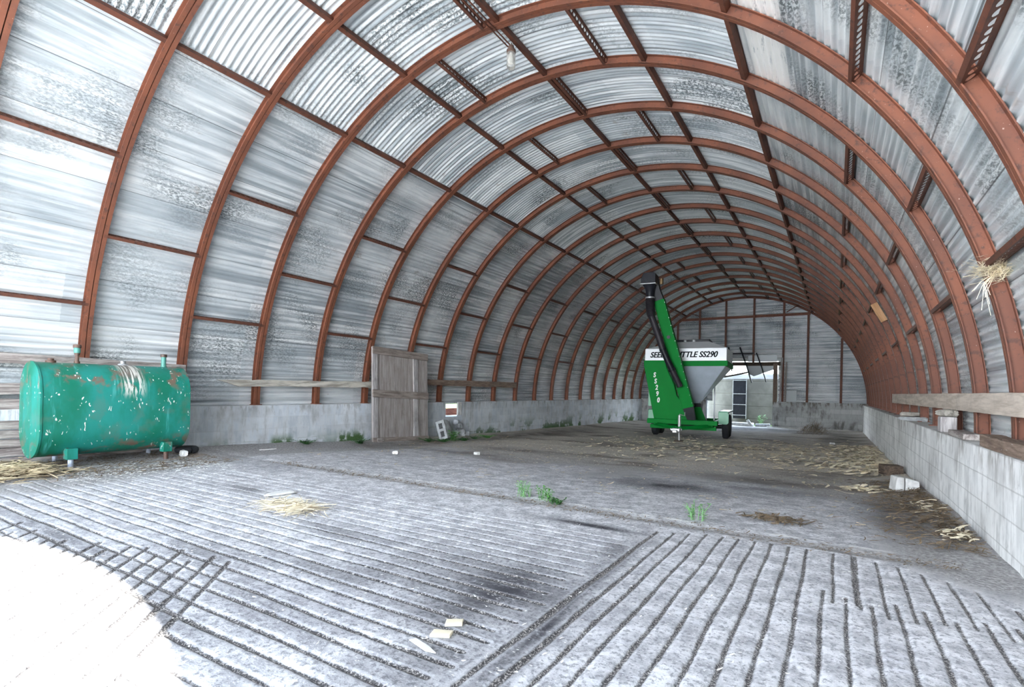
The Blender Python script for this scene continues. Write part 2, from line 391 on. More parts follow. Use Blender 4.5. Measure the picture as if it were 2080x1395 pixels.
def link(name, me, parent=None):
    o = bpy.data.objects.new(name, me); COL.objects.link(o)
    if parent: o.parent = parent
    return o
def tag(o, label=None, cat=None, group=None, kind=None):
    for k, v in (('label', label), ('category', cat), ('group', group), ('kind', kind)):
        if v: o[k] = v
    return o
def empty(name, loc, rz=0, rot=None):
    o = bpy.data.objects.new(name, None); COL.objects.link(o); o.location = loc
    o.rotation_euler = rot or (0, 0, rz); o.empty_display_size = .2; return o
def struct(o, label=None): return tag(o, label, None, None, 'structure')
def text_mesh(s, size, mat, shear=0, xs=1.0, bold=.0, depth=.002):
    cu = bpy.data.curves.new('lettering', 'FONT'); cu.body = s; cu.size = size; cu.shear = shear; cu.offset = bold; cu.extrude = depth
    cu.align_x = 'LEFT'; o = bpy.data.objects.new('lettering', cu); COL.objects.link(o)
    dg = bpy.context.evaluated_depsgraph_get(); me = bpy.data.meshes.new_from_object(o.evaluated_get(dg))
    bpy.data.objects.remove(o); bpy.data.curves.remove(cu)
    me.materials.clear(); me.materials.append(MT[mat])
    xsv = [v.co.x for v in me.vertices]; x0 = min(xsv)
    for v in me.vertices: v.co.x = (v.co.x - x0) * xs
    b = bmesh.new(); b.from_mesh(me)                    # a second, shifted copy thickens the strokes
    d = bmesh.ops.duplicate(b, geom=b.verts[:] + b.edges[:] + b.faces[:])['geom']
    for e in d:
        if isinstance(e, bmesh.types.BMVert): e.co.x += size * .028; e.co.z += .0004
    b.to_mesh(me); b.free()
    return me
ORD = ['', 'first', 'second', 'third', 'fourth', 'fifth', 'sixth', 'seventh', 'eighth', 'ninth', 'tenth', 'eleventh', 'twelfth', 'thirteenth',
       'fourteenth', 'fifteenth', 'sixteenth', 'seventeenth', 'eighteenth', 'nineteenth', 'twentieth', 'twenty-first', 'twenty-second', 'twenty-third', 'twenty-fourth', 'twenty-fifth']

# ------------------------------------------------------------------ floor
def ss(a, b, x): t = np.clip((x - a) / (b - a), 0, 1); return t * t * (3 - 2 * t)
def fz(x, y):
    x = np.asarray(x, float); y = np.asarray(y, float)
    z = np.interp(y, [-9, 4.25, 5.5, 7.6, 10.6, 14, 20, 26, 40], [0, 0, -.05, -.16, -.25, -.31, -.38, -.45, -.55])
    z = z + .05 * np.exp(-((x - XWL) / .45) ** 2) * ss(.2, 2.0, y)
    z = z + .09 * np.exp(-((x - XWR) / .38) ** 2) * ss(4.4, 6.5, y) * (1 - .6 * ss(9, 16, y))
    z = z - .012 * np.exp(-((y - 4.17) / .09) ** 2)
    return z
def fz1(x, y): return float(fz(x, y))
def vnoise(x, y, s, seed):
    g = np.random.default_rng(seed).random((97, 97)); X = x / s + 300; Y = y / s + 300
    i = np.floor(X).astype(int); j = np.floor(Y).astype(int); a = X - i; b = Y - j
    a = a * a * (3 - 2 * a); b = b * b * (3 - 2 * b); i %= 96; j %= 96
    return (g[i, j] * (1 - a) + g[i + 1, j] * a) * (1 - b) + (g[i, j + 1] * (1 - a) + g[i + 1, j + 1] * a) * b
def groove_dist(x, y):
    d = np.full(x.shape, .12)
    def seg(perp, along, a, b):
        over = np.maximum(np.maximum(a - along, along - b), 0); np.minimum(d, np.hypot(perp, over), out=d)
    for n in range(-1, 25):                                  # long cuts across the left slab
        yc = 1.14 + .115 * (n - 4) + .006 * math.sin(n * 2.3)
        slope = .022 - .012 * math.exp(-((n - 10) / 3) ** 2)
        yy = yc + slope * (x + 3) + .004 * np.sin(x * 5 + n)
        if n < 4: a = -1.34 - yc
        else: a = -7.1 + .35 * math.sin(n * 1.7) + .04 * (n - 4)
        b = -1.22 + .05 * math.sin(n * 3.1)
        seg((y - yy) * (1.15 + .055 * max(0, n - 5)), x, a, b)
    xs = [-1.115, -1.0, -.9, -.79, -.68, -.575, -.467, -.36, -.25, -.145, -.04, .062, .17, .28, .39, .5, .61, .72, .83]
    ends = [3.85, 3.9, 3.95, 4.0, 4.02, 4.03, 4.03, 4.04, 4.04, 4.05, 4.06, 4.07, 4.05, 4.0, 3.95, 3.88, 3.8, 3.72, 3.5]
    for i, (xc, e) in enumerate(zip(xs, ends)):              # cuts along the right slab
        w = xc + .003 * np.sin(y * 7 + i)
        if i < 10: seg((x - w) * 1.1, y, -.5, e)
        else: seg((x - w) * 1.15, y, -.5, 3.20 + .05 * math.sin(i * 2)); seg((x - w - .046 * (1 if i < 12 else -1)) * 1.25, y, 3.06 + .05 * math.sin(i * 1.3), e)
    for i in range(46):                                      # diagonal cuts in the front left corner
        c = -1.33 - .162 * i
        top = float(np.interp(c, [-9, -2.95, -2.3, -1.33], [1.0, 1.22, 1.45, 1.66])) + .06 * math.sin(i * 2.6)
        seg((x + y - c) / 1.4142 * 1.1, y, -.8, top)
    return d
def floor_attrs(x, y):
    gd = groove_dist(x, y)
    n1 = vnoise(x, y, .9, 1); n2 = vnoise(x, y, .25, 2); n3 = vnoise(x, y, 2.6, 3)
    soil = .16 * n3 + 0 * x
    soil += .95 * np.exp(-((y - 4.17) / .085) ** 2) * ss(-6.6, -5.5, x)                       # dirt in the joint
    soil += 1.0 * (1 - ss(.25, 1.0 + .5 * n1, x - XWL)) * ss(.3, 1.4, y)                       # bank along the left wall
    edge = 1.55 + .9 * ss(4, 2, y) + .4 * n1
    soil += .95 * (1 - ss(edge * .55, edge, x - XWL)) * ss(.9, 1.6, y)
    soil += .95 * (1 - ss(.15, .75 + .5 * n1, XWR - x)) * ss(3.0, 4.4, y) * (1 - .2 * ss(14, 20, y))
    soil += .36 * ss(4.6, 6.5, y) * n1 + .72 * ss(6.6, 10.5, y + .6 * x * 0 + 1.2 * n1)
    stain = 0 * x
    for sx, sy, rx, ry, a in [(-1.42, 2.3, .42, .6, .85), (-1.7, 2.4, .75, .75, .42), (-1.35, 1.6, .25, .5, .45), (-1.2, 3.0, .12, .7, .5), (-1.9, 2.05, .55, .22, .6), (-2.3, 1.9, .8, .14, .45), (-1.5, 1.85, .35, .25, .6), (-2.9, 2.45, .5, .12, .4), (-4.9, 2.9, .5, .12, .4), (-1.06, 1.75, .05, .75, .8), (-1.0, 1.55, .045, .45, .95), (-1.1, 2.5, .05, 1.2, .75), (-1.6, 3.7, .5, .06, .8),
            (-2.0, 2.25, .65, .3, .4), (-1.75, 2.75, .5, .25, .4), (-3.2, 1.66, .5, .16, .55), (-2.3, 1.45, .5, .2, .35), (-4.3, 1.28, 1.5, .10, .45), (-2.6, 1.1, .5, .12, .5),
            (-1.7, 6.3, .8, .5, .8), (-.7, 6.9, .7, .35, .5), (-.9, 8.0, .8, .5, .75), (-.2, 9.2, .8, .7, .6), (-5.4, 8.9, 1.2, .4, .6), (-6.4, 7.5, 1.5, .3, .5), (.55, 6.2, .35, 1.3, .75), (.6, 8.6, .3, 1.2, .6),
            (-.6, 11.5, .9, .5, .6), (-4.5, 12.5, 1.8, .5, .4), (-7.6, 13, .7, 5, .7), (.3, 20, .7, 5, .8), (-3, 23.5, 4, 1.4, .85), (-3.7, 17.2, 1.4, 1.5, .7), (-1.5, 17.5, 1.0, 3, .45),
            (-7.6, 8.3, .5, 2.0, .6), (-7.0, 3.0, .5, .8, .35), (-6.5, 3.9, .8, .3, .3)]:
        stain = np.maximum(stain, min(1, 1.35 * a) * np.exp(-(((x - sx) / rx) ** 2 + ((y - sy) / ry) ** 2)) * (.55 + .7 * n2))
    lip_highlight_and_white = .95 * np.exp(-((y - 4.315) / .022) ** 2) * ss(.5, .2, np.abs(vnoise(x, y * 0, .7, 8) - .2)) * ss(-5.6, -4.8, x) * (1 - ss(.1, .5, x))  # edge highlight of the concrete lip beyond the joint, painted as a white line
    lip_highlight_and_white = np.maximum(lip_highlight_and_white, .9 * np.exp(-(((x + 4.45) / .2) ** 2 + ((y - 2.93) / .08) ** 2)))
    return dict(gd=gd, soil=np.clip(soil, 0, 1.2), stain=np.clip(stain, 0, 1), lip_highlight_and_white=lip_highlight_and_white)
V, Fc, A, off = [], [], {}, 0
for xs, ys in ((np.arange(-8.75, 1.45, .0112), np.arange(-.1, 4.55, .0112)), (np.arange(-8.75, 1.5, .055), np.arange(4.53, YE + .55, .055)), (np.arange(-8.75, 1.5, .15), np.append(np.arange(YF, -.1, .15), -.095))):
    X, Y = np.meshgrid(xs, ys, indexing='ij'); x, y = X.ravel(), Y.ravel(); at = floor_attrs(x, y)
    z = fz(x, y) + (vnoise(x, y, .16, 11) - .5) * .012 * np.clip(at['soil'], 0, 1) + (vnoise(x, y, .6, 12) - .5) * .03 * np.clip(at['soil'], 0, 1) * ss(4.6, 6, y)
    z -= .011 * np.clip(1 - at['gd'] / .02, 0, 1)
    V.append(np.stack([x, y, z], 1)); Fc.append(grid_faces(len(xs), len(ys), off)); off += len(x)
    for k, a in at.items(): A.setdefault(k, []).append(a)
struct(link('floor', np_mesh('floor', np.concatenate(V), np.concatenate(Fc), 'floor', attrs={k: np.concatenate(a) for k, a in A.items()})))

# ------------------------------------------------------------------ ground outside
g = MB().box(-90, 90, YF - 60, YF, -.35, -.02).build('ground', 'gravel'); struct(g)
g = MB().box(-90, XL - .35, YF, YE + 60, -.8, -.38).build('ground', 'grass'); struct(g)
g = MB().box(XR + .35, 90, YF, YE + 60, -.8, -.38).build('ground', 'grass'); struct(g)
g = MB().box(XL - .35, XR + .35, YE + .5, YE + 60, -.95, -.47).build('ground', 'grass'); struct(g)

# ------------------------------------------------------------------ corrugated vault
AMP, PIT = .0125, .0762
def skin_along(p0, p1):                      # flutes run along the barn
    n = int(round(R(p1 - p0) * RS / PIT)) * 6; ph = np.linspace(R(p0), R(p1), n + 1)
    s = ph * RS; r = RS + AMP * np.sin(2 * np.pi * s / PIT) + .010
    ys = np.linspace(YF - .15, YE + .1, 60)
    P, Q = np.meshgrid(np.arange(n + 1), ys, indexing='ij')
    rr = r[P]; pp = ph[P]
    v = np.stack([XC + rr * np.cos(pp), Q, ZC + rr * np.sin(pp)], -1).reshape(-1, 3)
    uv = np.stack([Q, s[P]], -1).reshape(-1, 2)
    return v, grid_faces(n + 1, len(ys)), uv
def skin_round(p0, p1):                      # flutes run round the arch
    L = YE + .1 - (YF - .15); n = int(round(L / PIT)) * 6; ys = np.linspace(YF - .15, YE + .1, n + 1)
    ph = np.linspace(R(p0), R(p1), 40); P, Q = np.meshgrid(ph, ys, indexing='ij')
    r = RS + AMP * np.sin(2 * np.pi * Q / PIT) + .010
    v = np.stack([XC + r * np.cos(P), Q, ZC + r * np.sin(P)], -1).reshape(-1, 3)
    uv = np.stack([P * RS + np.floor(Q / .62) * .7, Q], -1).reshape(-1, 2)
    return v, grid_faces(len(ph), n + 1), uv
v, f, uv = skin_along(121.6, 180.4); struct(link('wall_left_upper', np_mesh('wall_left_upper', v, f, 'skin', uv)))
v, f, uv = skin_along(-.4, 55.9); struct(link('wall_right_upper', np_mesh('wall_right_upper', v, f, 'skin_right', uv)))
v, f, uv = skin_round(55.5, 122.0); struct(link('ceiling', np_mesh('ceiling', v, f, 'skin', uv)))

# ------------------------------------------------------------------ arch ribs
def rib_mesh():
    m = MB(); n = 96
    for sg in (-1, 1):
        prof = [(.052, 0), (.005, 0), (.005, .10), (.052, .10), (.052, .092), (.014, .092), (.014, .008), (.052, .008)]
        rings = []
        for i in range(n + 1):
            a = math.pi * i / n; rings.append([((S + r) * math.cos(a), sg * y, (S + r) * math.sin(a)) for y, r in prof])
        m.loft(rings)
    for a in (0, math.pi):                   # foot plates on the block wall
        x = (S + .05) * math.cos(a); m.box(x - .09, x + .09, -.07, .07, -.004, .012)
    return m.mesh('arch_rib', 'rust')
rib0 = rib_mesh()
for k in range(-5, 20):
    o = link('arch_rib', rib0); o.location = (XC, rib_y(k), ZC)
    e = 19 - k
    lab = 'rust-red steel arch rib flat against the corrugated end wall' if e == 0 else f'rust-red steel arch rib, {ORD[e]} one out from the rib on the end wall'
    tag(o, lab, 'arch rib', 'steel arch ribs of the vault')
# purlins
for ph, lab in ((122, 'long rusty steel purlin high on the left wall, where the sheeting turns'), (106.6, 'long rusty steel purlin left of the ridge'), (88.5, 'long rusty steel purlin at the ridge, beside the hanging lamp'),
                (71.2, 'long rusty steel purlin right of the ridge'), (55.5, 'long rusty steel purlin high on the right side, where the sheeting turns')):
    x, z = on_arch(ph, S + .045)
    m = MB(); L = YE - YF - .1
    m.box(-.012, .05, 0, L, -.028, -.022).box(-.012, .05, 0, L, .022, .028).box(-.018, -.012, 0, L, -.028, .028)
    o = m.build('purlin', 'purlin'); o.location = (x, YF + .05, z); o.rotation_euler = (0, -R(ph), 0)
    tag(o, lab, 'purlin', 'long purlins under the roof')
# perforated spacers between ribs
def spacer_mesh():
    m = MB(); L = SR - .03; n = 16; st = L / n; r = .025; h0, h1 = .002, .096
    for i in range(n):
        y0 = i * st; cy, ch = y0 + st / 2, .048
        outer = []; inner = []
        for k in range(16):
            a = 2 * math.pi * k / 16 + math.pi / 16; c, s_ = math.cos(a), math.sin(a)
            q = min((st / 2) / abs(c) if abs(c) > 1e-6 else 9, .047 / abs(s_) if abs(s_) > 1e-6 else 9)
            outer.append((ch + s_ * q, cy + c * q, 0)); inner.append((ch + s_ * r, cy + c * r, 0))
        m.add(outer + inner, [(k, (k + 1) % 16, 16 + (k + 1) % 16, 16 + k) for k in range(16)])
        # corners of the cell
        for sx_, sy_ in ((1, 1), (1, -1), (-1, 1), (-1, -1)):
            pts = [p for p in outer if (p[0] - ch) * sx_ > 0 and (p[1] - cy) * sy_ > 0]
            pts.sort(key=lambda p: abs(p[1] - cy))
            m.add([(ch + sx_ * .047, cy + sy_ * st / 2, 0)] + pts, [tuple(range(len(pts) + 1))])
    m.box(-.001, .003, 0, L, -.002, .038).box(.094, .098, 0, L, -.002, .038)
    me = m.mesh('spacer', 'purlin', fix=False); return me
sp0 = spacer_mesh()
LOC = {163.3: 'low on left wall', 152.2: 'midway up left wall', 139.8: 'high on left wall', 100.5: 'left of ridge', 90.6: 'left beside ridge purlin', 87.2: 'right beside ridge purlin', 77.4: 'right of ridge', 38.5: 'high on right wall', 27.2: 'midway up right wall', 16.2: 'low on right wall'}
for k in range(-2, 19):
    for ph in ([163.3, 139.8, 90.6 if k == 1 else 87.2, 38.5, 16.2] if k % 2 else [152.2, 100.5, 77.4, 27.2]):
        if k < 0 and ph < 90: continue
        if k == -2: continue
        o = link('spacer', sp0); x, z = on_arch(ph, S); o.location = (x, rib_y(k) + .015, z); o.rotation_euler = (0, -R(ph), 0)
        tag(o, f'perforated rusty spacer {LOC[ph]}, {ORD[19 - k]} rib bay from end wall', 'spacer', 'perforated spacers between the ribs')

# ------------------------------------------------------------------ block walls
ZT = ZC                                        # top of the block walls
m = MB(); hy0, hy1, hz0, hz1 = 10.10, 10.56, .30, .63
x0, x1 = XL - .33, XWL
m.prism([(x0, YF), (x1, YF), (x1, hy0), (x0, hy0 + .3)], -.6, ZT, 'Z').prism([(x0, hy1 + .75), (x1, hy1), (x1, YE + .1), (x0, YE + .1)], -.6, ZT, 'Z')
q = [(x0, hy0 + .3), (x1, hy0), (x1, hy1), (x0, hy1 + .75)]; m.prism(q, -.6, hz0, 'Z').prism(q, hz1, ZT, 'Z')
struct(m.build('wall_left', 'block_left'))
struct(MB().box(XWR, XR + .33, YF, YE + .1, -.6, ZT).build('wall_right', 'block_right'))
m = MB().box(-2.39, XR + .12, YE - .12, YE + .18, -.7, .72).box(XWL, -5.2, YE - .12, YE + .18, -.7, .70)
struct(m.build('wall_back_lower', 'block_end'))
struct(MB().box(-2.6, XWR - .02, YE - .26, YE - .12, -.6, -.395).build('trim_1', 'concrete_pale', bevel=.02))
# corrugated end wall with the door gap left open
zs = np.arange(.68, ZC + RS, PIT / 6); xs = np.arange(XC - RS, XC + RS + .04, .05)
X, Z = np.meshgrid(xs, zs, indexing='ij')
v = np.stack([X, YE + .06 + AMP * np.sin(2 * np.pi * Z / PIT), Z], -1).reshape(-1, 3)
f = grid_faces(len(xs), len(zs)); c = v[f].mean(1)
keep = ((c[:, 0] - XC) ** 2 + (c[:, 2] - ZC) ** 2 < (S + .125) ** 2) & ~((c[:, 0] > -5.0) & (c[:, 0] < -2.2) & (c[:, 2] < 2.55))
f = f[keep]; used = np.unique(f); re = np.zeros(len(v), int); re[used] = np.arange(len(used))
struct(link('wall_back', np_mesh('wall_back', v[used], re[f], 'skin_end', np.stack([v[used][:, 0], v[used][:, 2]], 1))))
# steel posts and girt of the end wall
for i, (x, zb) in enumerate([(-7.75, .7), (-6.66, .7), (-5.62, .7), (-4.43, 2.5), (-3.22, 2.4), (-2.0, .7), (-1.05, .7), (.2, .7)]):
    zt = ZC + math.sqrt(S * S - (x - XC) ** 2)
    m = MB().box(-.045, .045, -.012, 0, 0, zt - zb).box(-.008, .008, 0, .09, 0, zt - zb)
    o = m.build('wall_post', 'purlin', loc=(x, YE - .05, zb))
    tag(o, f'thin rusty steel post of the end wall, {ORD[i + 1]} from the left' , 'post', 'upright posts of the end wall')
o = MB().box(0, 5.66, -.012, 0, -.06, .06).box(0, 5.66, -.012, .08, -.006, .006).build('wall_girt', 'rust', loc=(-6.64, YE - .065, 4.61))
tag(o, 'long rust-red steel girt across the upper end wall', 'girt')
o = MB().tube([(0, 0, 0), (.62, -.02, .40)], .022, 6).build('wall_brace', 'purlin', loc=(-1.9, YE - .1, 4.72))
tag(o, 'short dark steel brace at the upper right of the end wall', 'brace')
o = MB().tube([(0, 0, 0), (1.25, 0, -.5)], .02, 6).build('wall_brace', 'purlin', loc=(-6.9, YE - .1, 5.25))
tag(o, 'long thin dark brace at the upper left of the end wall', 'brace')
o = MB().box(0, .45, 0, .012, 0, .54).build('metal_patch', 'skin', loc=(-1.9, YE + .02, .70))
tag(o, 'shiny square sheet metal patch low on the end wall', 'metal sheet')

# ------------------------------------------------------------------ door gap in the end wall
o = MB().box(0, 2.75, 0, .14, 0, .17).build('lintel_beam', 'wood_dark', loc=(-4.85, YE - .14, 2.34), bevel=.01)
tag(o, 'dark brown timber lintel over the end wall gap', 'beam')
o = MB().box(0, .17, 0, .10, 0, 1.75).build('jamb_board', 'wood_brown', loc=(-2.38, YE - .16, .70), bevel=.008)
tag(o, 'brown timber jamb board at the right of the gap', 'board')
o = MB().box(0, .07, 0, .05, 0, 2.0).build('jamb_board', 'wood_grey', loc=(-2.14, YE - .16, .70), bevel=.006); o.rotation_euler = (0, R(2.0), 0)
tag(o, 'thin grey upright strip right of the brown jamb board', 'board')
o = MB().box(0, .075, 0, .04, 0, 1.8).build('jamb_board', 'wood_stack', loc=(-1.94, YE - .10, .70), bevel=.006); o.rotation_euler = (0, R(1.2), 0)
tag(o, 'pale upright strip just right of the steel post by the gap', 'board')
for nm, a, b, r in (('dark bent metal rod hanging left in the gap, tallest of the rods', (-3.78, 3.2), (-3.26, 1.55), .032), ('dark bent metal rod hanging in the middle of the gap', (-3.08, 2.92), (-2.66, 1.59), .026),
                    ('dark upright rod beside the machine hopper', (-4.27, 3.21), (-4.11, 2.08), .03)):
    m = MB(); mid = ((a[0] + b[0]) / 2 + .02, 0, (a[1] + b[1]) / 2 - .0)
    m.tube([(a[0], -.02, a[1]), mid, (b[0], .04, b[1])], r, 8)
    o = m.build('metal_rod', 'black_metal'); o.location = (0, YE - .18, 0); tag(o, nm, 'rod', 'bent rods hanging in the gap')
o = MB().box(0, 1.0, -.02, .02, -.035, .035).build('metal_bar', 'black_metal', loc=(-4.2, YE - .1, 2.91)); tag(o, 'dark horizontal bar above the timber lintel', 'bar')
o = MB().tube([(0, 0, 0), (.62, 0, .12), (1.15, 0, .24)], .045, 7).build('broken_plank', 'wood_dark', loc=(-4.5, YE + .1, 1.83)); tag(o, 'dark broken plank slanting across the gap', 'plank')
o = MB().prism([(-3.55, 2.35), (-2.38, 2.35), (-2.38, 2.16), (-3.2, 1.86), (-3.38, 1.95)], YE + .05, YE + .065).build('loose_tin_sheet', 'skin_end')
tag(o, 'grey tin sheet hanging torn below the lintel', 'metal sheet')
o = MB().box(0, 1.2, 0, .012, 0, .30).build('dark_tin_strip', 'skin_end', loc=(-3.45, YE + .0, 2.52)); tag(o, 'dark blue-grey tin strip just above the lintel', 'metal sheet')
# silo outside
sil = empty('silo', (-3.1, YE + 5.1, -.5)); tag(sil, 'pale round concrete silo standing outside the gap', 'silo')
pr = []
for z in np.arange(0, 2.3, .01):
    pr.append((3.1 - (.012 if abs((z % .62) - .3) < .012 else 0), float(z)))
MB().lathe(pr + [(2.6, 2.5), (1.2, 2.62)], 96).build('silo_wall', 'silo', sil, True)
def on_silo(x): return -math.sqrt(3.1 ** 2 - x * x)
m = MB().box(-1.28, -.68, on_silo(-1.0) - .14, on_silo(-1.0) - .06, .3, 2.25); m.build('doorway_shade_panel', 'black', sil)  # black panel standing in for the shade inside the open silo doorway
for z in (.45, .98, 1.52, 2.2): MB().box(-1.29, -.67, on_silo(-1.0) - .17, on_silo(-1.0) - .14, z, z + .03).build('door_bar', 'silver', sil)
for x in (-1.30, -.68): MB().box(x, x + .025, on_silo(-1.0) - .17, on_silo(-1.0) - .10, .28, 2.25).build('door_frame', 'silver', sil)
# floor slabs in the gap
o = MB().box(0, .95, 0, .5, 0, .16).build('threshold_slab', 'concrete_pale', loc=(-4.15, YE + .0, -.47), bevel=.03); tag(o, 'broken pale concrete slab lying left in the gap', 'slab')
o = MB().box(0, .62, 0, .4, 0, .13).build('threshold_slab', 'concrete', loc=(-3.1, YE + .05, -.47), bevel=.03); o.rotation_euler = (0, R(-3), R(5)); tag(o, 'smaller broken concrete slab lying right in the gap', 'slab')
o = MB().box(-.06, .06, -.06, .06, 0, .34).build('concrete_chunk', 'concrete_pale', loc=(-3.22, YE - .12, -.44), bevel=.02); o.rotation_euler = (0, R(-35), 0); tag(o, 'tilted pale concrete chunk between the two slabs', 'concrete')

# ------------------------------------------------------------------ tank
tk = empty('fuel_tank', (-7.9, 2.03, fz1(-7.6, 2.6)))
tag(tk, 'teal green oval steel fuel tank on short pipe legs, spattered with bird droppings', 'tank')
def obround(rx, hz, zc, y, n=20):
    pts = []
    for i in range(n + 1): a = -math.pi + math.pi * i / n; pts.append((rx * math.cos(a), y, zc - hz + rx * math.sin(a)))
    for i in range(n + 1): a = math.pi * i / n; pts.append((rx * math.cos(a), y, zc + hz + rx * math.sin(a)))
    return pts
rx, hz, zc, TL = .345, .215, .69, 1.56
m = MB(); m.loft([obround(rx, hz, zc, y) for y in np.linspace(.0, TL, 24)], caps=False); m.build('tank_shell', 'tank', tk, True)
for y, sg in ((0, 1), (TL, -1)):
    m = MB(); rings = [obround(rx + .008, hz, zc, y - .012 * sg), obround(rx + .008, hz, zc, y + .008 * sg)]; m.loft(rings, caps=False)
    m.loft([obround(rx + .008, hz, zc, y - .012 * sg), obround(rx - .006, hz, zc, y - .013 * sg), obround(rx - .012, hz, zc, y - .004 * sg), obround(rx - .10, hz * .95, zc, y - .012 * sg), obround(rx - .25, hz * .8, zc, y - .018 * sg)], caps=True)
    m.build('tank_end', 'tank', tk, True)
def fitting(name, y, parts, label):
    for i, (nm, mat, prof) in enumerate(parts):
        o = MB().lathe(prof, 14, Matrix.Translation((0, y, zc + hz + rx - .004))).build(nm, mat, tk, True)
fitting('fill', .42, [('fill_pipe', 'pipe_rust', [(.03, 0), (.03, .03), (.02, .03), (.02, .11), (.028, .11), (.028, .13)]), ('pipe_coupling', 'pipe_teal', [(.03, .13), (.034, .14), (.034, .19), (.03, .195)]), ('pipe_cap', 'pipe_rust', [(.042, .195), (.042, .225), (.036, .235)])], '')
fitting('fill', 1.38, [('fill_pipe', 'pipe_teal', [(.036, .0), (.036, .02), (.03, .025), (.03, .14)]), ('pipe_cap', 'pipe_rust', [(.04, .14), (.04, .175), (.034, .18)])], '')
fitting('bung', .90, [('bung', 'silver', [(.06, 0), (.05, .02), (.032, .025), (.032, .055), (.02, .06)])], '')
fitting('bung', .17, [('bung', 'pipe_rust', [(.05, 0), (.05, .025), (.03, .03), (.03, .05)])], '')
for y in (.30, 1.32):
    for sx, mm in ((1, 'pipe_white' if y < 1 else 'pipe_rust'), (-1, 'pipe_white')):
        MB().box(sx * .255 - .055, sx * .255 + .055, y - .055, y + .055, .105, .235).build('leg_bracket', 'tank', tk, bevel=.006)
        MB().tube([(sx * .255, y, -.02), (sx * .255 + .004, y, .2)], .028, 12).build('leg', mm, tk, True)

# ------------------------------------------------------------------ planks on the left wall
def plank(name, mat, y0, y1, z0a, z1a, z0b, z1b, x, th, label, cat='plank', rag=.006, tip=0, group=None):
    m = MB(); n = max(6, int((y1 - y0) / .12)); rings = []
    for i in range(n + 1):
        t = i / n; y = y0 + (y1 - y0) * t; a = z0a + (z0b - z0a) * t; b = z1a + (z1b - z1a) * t
        if tip and t < tip:
            q = t / tip; a = b - .006 - (b - .006 - a) * q
        j = rag * rnd.uniform(-1, 1); a += j; b += rag * rnd.uniform(-1, 1)
        rings.append([(x, y, a), (x + th, y, a), (x + th, y, b), (x, y, b)])
    m.loft(rings); o = m.build(name, mat, bevel=.004)
    return tag(o, label, cat, group)
plank('splintered_plank', 'wood_pale', 4.42, 7.85, 1.0, 1.105, 1.012, 1.14, XL + .015, .04, 'bleached splintered plank with a pointed end across the left ribs', tip=.10, rag=.008)
plank('wall_plank', 'wood_brown', 9.0, 13.6, 1.10, 1.235, 1.085, 1.255, XL + .015, .04, 'brown weathered plank across the left ribs beyond the leaning door')
plank('wall_plank', 'wood_stack', .55, 3.95, 1.25, 1.385, 1.205, 1.315, XL + .02, .04, 'long grey plank across the left ribs above the teal tank')
for z0, z1, lab in ((.86, 1.0, 'grey board behind the left end of the tank, second from the top'), (.68, .81, 'grey board behind the left end of the tank, third from the top'), (.45, .55, 'grey board behind the left end of the tank, fourth from the top'),
                    (.34, .44, 'grey board behind the left end of the tank, fifth from the top'), (.23, .33, 'grey board behind the left end of the tank, sixth from the top'), (.12, .22, 'grey board behind the left end of the tank, second from the bottom'), (.015, .11, 'lowest grey board behind the left end of the tank')):
    plank('stacked_board', 'wood_stack', .55, 3.35, z0, z1, z0 - .01, z1 - .015, XWL + .004 if z1 < .66 else XL + .02, .05, lab, 'board', .005, 0, 'boards behind the tank')

# ------------------------------------------------------------------ leaning door
dr = empty('barn_door', (-8.10, 7.43, -.20), rot=(R(-2.0), R(-5.0), 0))
dr.rotation_euler = (R(-2.2), R(-4.5), 0)
tag(dr, 'weathered grey wooden barn door leaning on the left wall', 'door')
DW, DH = 1.72, 2.10
nb = 8
for i in range(nb):
    y0 = i * DW / nb
    MB().box(-.03, 0, y0 + .003, y0 + DW / nb - .003, rnd.uniform(-.02, .01), DH - .01).build('door_board', 'wood_door', dr, bevel=.003)
for nm, z0, z1 in (('top_rail', DH - .16, DH), ('middle_rail', 1.02, 1.18), ('bottom_rail', .0, .17)):
    MB().box(0, .028, 0, DW, z0, z1).build(nm, 'wood_doorrail', dr, bevel=.004)
for y0, w in ((0, .13), (1.22, .14)):
    for z0, z1 in ((.17, 1.02), (1.18, DH - .16)): MB().box(0, .026, y0, y0 + w, z0 + .002, z1 - .002).build('stile', 'wood_grey', dr, bevel=.004)
MB().box(.028, .06, .10, .26, -.0, .16).build('corner_plate', 'wood_stack', dr, bevel=.004)

